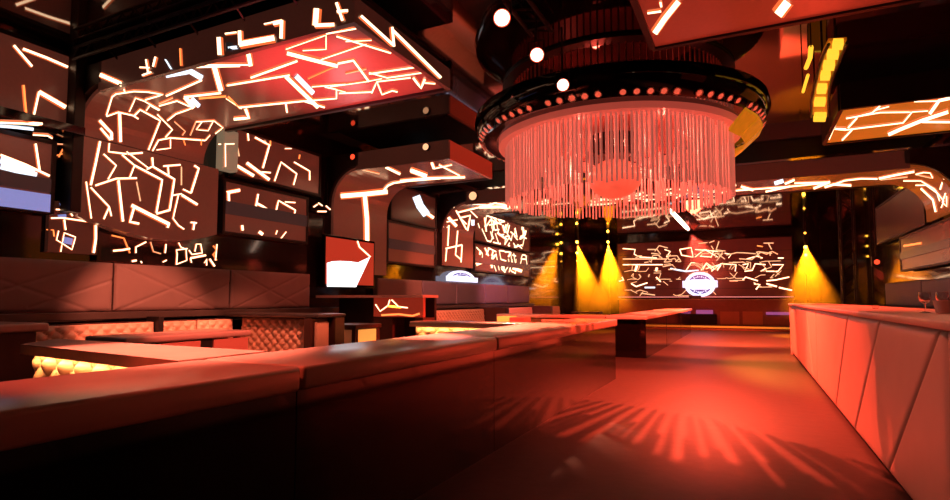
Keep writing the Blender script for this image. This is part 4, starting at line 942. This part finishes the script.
# ------------------------------------------------------------------ haze lit by the spots
def haze_mat(name, dens, L, col=(1, 1, 1), an=.3):
    m = bpy.data.materials.new(name); m.use_nodes = True; nt = m.node_tree; nt.nodes.clear()
    o = nt.nodes.new('ShaderNodeOutputMaterial'); v = nt.nodes.new('ShaderNodeVolumeScatter'); v.inputs['Density'].default_value = dens
    v.inputs['Color'].default_value = (*col, 1); v.inputs['Anisotropy'].default_value = an; nt.links.new(v.outputs[0], o.inputs['Volume'])
    tc = nt.nodes.new('ShaderNodeTexCoord'); ln = nt.nodes.new('ShaderNodeVectorMath'); ln.operation = 'LENGTH'; nt.links.new(tc.outputs['Object'], ln.inputs[0])
    mr = nt.nodes.new('ShaderNodeMapRange'); mr.inputs['From Min'].default_value = 0; mr.inputs['From Max'].default_value = L; mr.inputs['To Min'].default_value = dens; mr.inputs['To Max'].default_value = 0
    nt.links.new(ln.outputs['Value'], mr.inputs['Value']); nt.links.new(mr.outputs[0], v.inputs['Density']); return m
def haze(apex, end, r0, r1, dens, label, n=24):
    a, b = Vector(apex), Vector(end); d = (b-a); L = d.length
    mb = MB(); mb.lathe([(0, 0), (r0, 0), (r1, L), (0, L)], haze_mat('haze', dens, L), tuple(a), n, ax=tuple(d.normalized()))
    o = mb.build('haze', loc=tuple(a)); return tag(o, label, 'haze', 'lit haze', 'stuff')
def spot(loc, target, col, power, angle, blend=.3, size=.03, name='spot_light'):
    l = bpy.data.lights.new(name, 'SPOT'); l.energy = power; l.color = col; l.spot_size = math.radians(angle); l.spot_blend = blend; l.shadow_soft_size = size
    o = bpy.data.objects.new(name, l); C.objects.link(o); o.location = loc
    o.rotation_euler = (Vector(target)-Vector(loc)).to_track_quat('-Z', 'Y').to_euler(); return o
def point(loc, col, power, size=.1, name='point_light'):
    l = bpy.data.lights.new(name, 'POINT'); l.energy = power; l.color = col; l.shadow_soft_size = size
    o = bpy.data.objects.new(name, l); C.objects.link(o); o.location = loc; return o
RED = (1, .085, .035); GOLD = (1, .22, .002)
def beam(ap, en, ang, col, power, dens, label, r0=.03):
    a, b = Vector(ap), Vector(en); d = (b-a).normalized(); L = (b-a).length
    haze(a+d*.02, b, r0, r0+L*math.tan(math.radians(ang/2))*1.02, dens, label)
    spot(a+d*.03, b, col, power, ang*1.05, .6, .02, 'beam_lamp')
beam((tw[0][0]+.06, 21.85, tw[0][2]-.12), (tw[0][0]+.95, 21.0, .45), 30, GOLD, 15000, .42, 'golden haze beam from the left corner lamp tower')
beam((tw[1][0]+.05, 23.8, tw[1][2]-.1), (tw[1][0]+.45, 22.8, .55), 36, GOLD, 17000, .42, 'golden haze beam just left of the led wall')
beam((tw[2][0], 21.85, 3.0), (tw[2][0]+.05, 21.2, .45), 50, GOLD, 7000, .32, 'golden haze fan right of the led wall')
pm = p1+d*.06
beam((pm.x, pm.y-.02, pm.z-.02), (pm.x+.30, pm.y+1.0, 1.25), 48, (1, .07, .05), 260, .5, 'red haze beam below the slanted light bar')

# ------------------------------------------------------------------ chandelier lights, and unseen spots added to light the hall
point((CX, CY, 3.06), (1, .16, .10), 60, .03, 'chandelier_light')
for k in range(6):
    a = 2*PI*k/6+.3; point((CX+.9*math.cos(a), CY+.9*math.sin(a), 3.0), (1, .17, .11), 11, .04, 'chandelier_light')
for k in range(3):
    a = 2*PI*k/3+.5; point((CX+.8*math.cos(a), CY+.8*math.sin(a), 3.68), (1, .08, .05), 7, .05, 'chandelier_light')  # unseen lights added above the ring to redden the upper rods
spot((-.9, 9.1, 3.72), (-.9, 9.0, 0), (1, .065, .028), 4000, 124, .35, .012)
spot((-.7, 11.2, 3.3), (-.7, 9.2, 0), (1, .065, .028), 3000, 72, .5, .05)
spot((-.4, 13.4, 3.72), (-.5, 15.0, 0), (1, .075, .03), 5500, 90, .35, .04)
spot((-.3, 18.5, 3.72), (-.5, 19, 0), (1, .085, .028), 9000, 100, .4, .05)
spot((-3.6, 2.6, 3.25), (-3.1, 2.2, .8), (1, .21, .13), 2200, 44, .6)
spot((-2.9, .9, 3.3), (-2.35, 1.6, .8), (1, .09, .04), 420, 36, .7)
spot((-3.1, 5.2, 3.72), (-2.6, 3.7, .8), (1, .22, .14), 6500, 26, .8)
spot((-3.5, 7.9, 3.6), (-2.5, 6.0, .9), (1, .28, .15), 4200, 30, .7)
spot((-3.4, 3.4, 3.2), (-6.2, 4.2, .75), (1, .22, .12), 1500, 32, .6)
spot((-3.2, 3.7, 3.2), (-4.9, 3.9, .6), (1, .16, .1), 800, 30, .6)
spot((-3.3, 4.3, 3.3), (-5.5, 5.3, .8), (1, .22, .12), 650, 34, .6)
spot((-3.7, 6.6, 3.72), (-5.2, 6.6, .8), (1, .14, .08), 250, 60, .6)
spot((-4.2, 8.4, 3.3), (-6.2, 12.4, .7), (1, .20, .12), 900, 60, .6)
spot((-4.0, 13.4, 3.72), (-6.2, 16, .7), (1, .16, .1), 900, 90, .6)
spot((-1.6, 2.6, 3.6), (.8, 4.6, .6), (1, .16, .09), 300, 52, .8)
spot((-1.2, 9.9, 2.2), (.8, 9.0, .6), (1, .09, .04), 90, 80, .7)
spot((.1, 17.5, 3.7), (.8, 13.0, .6), (1, .28, .04), 700, 30, .5)
spot((-3.3, 3.4, .95), (-3.6, 4.2, 3.4), (1, .09, .12), 1500, 50, .9)  # added unseen uplight that reddens the canopy underside
point((-1.8, 22.5, 3.0), RED, 90, .3)
spot((-4.6, 13.0, 3.3), (-6.4, 14.5, 1.3), (.25, .3, 1), 70, 60, .7, .3)
w = bpy.data.worlds.new('world'); bpy.context.scene.world = w; w.use_nodes = True
w.node_tree.nodes['Background'].inputs[0].default_value = (.02, .004, .003, 1); w.node_tree.nodes['Background'].inputs[1].default_value = .5
S = bpy.context.scene
S.view_settings.view_transform = 'Standard'; S.view_settings.look = 'None'; S.view_settings.exposure = 0; S.view_settings.gamma = 1
S.cycles.use_denoising = True
S.cycles.max_bounces = 6; S.cycles.volume_bounces = 0; S.cycles.sample_clamp_indirect = 4
for o in bpy.data.objects:
    if '_o' in o: del o['_o']
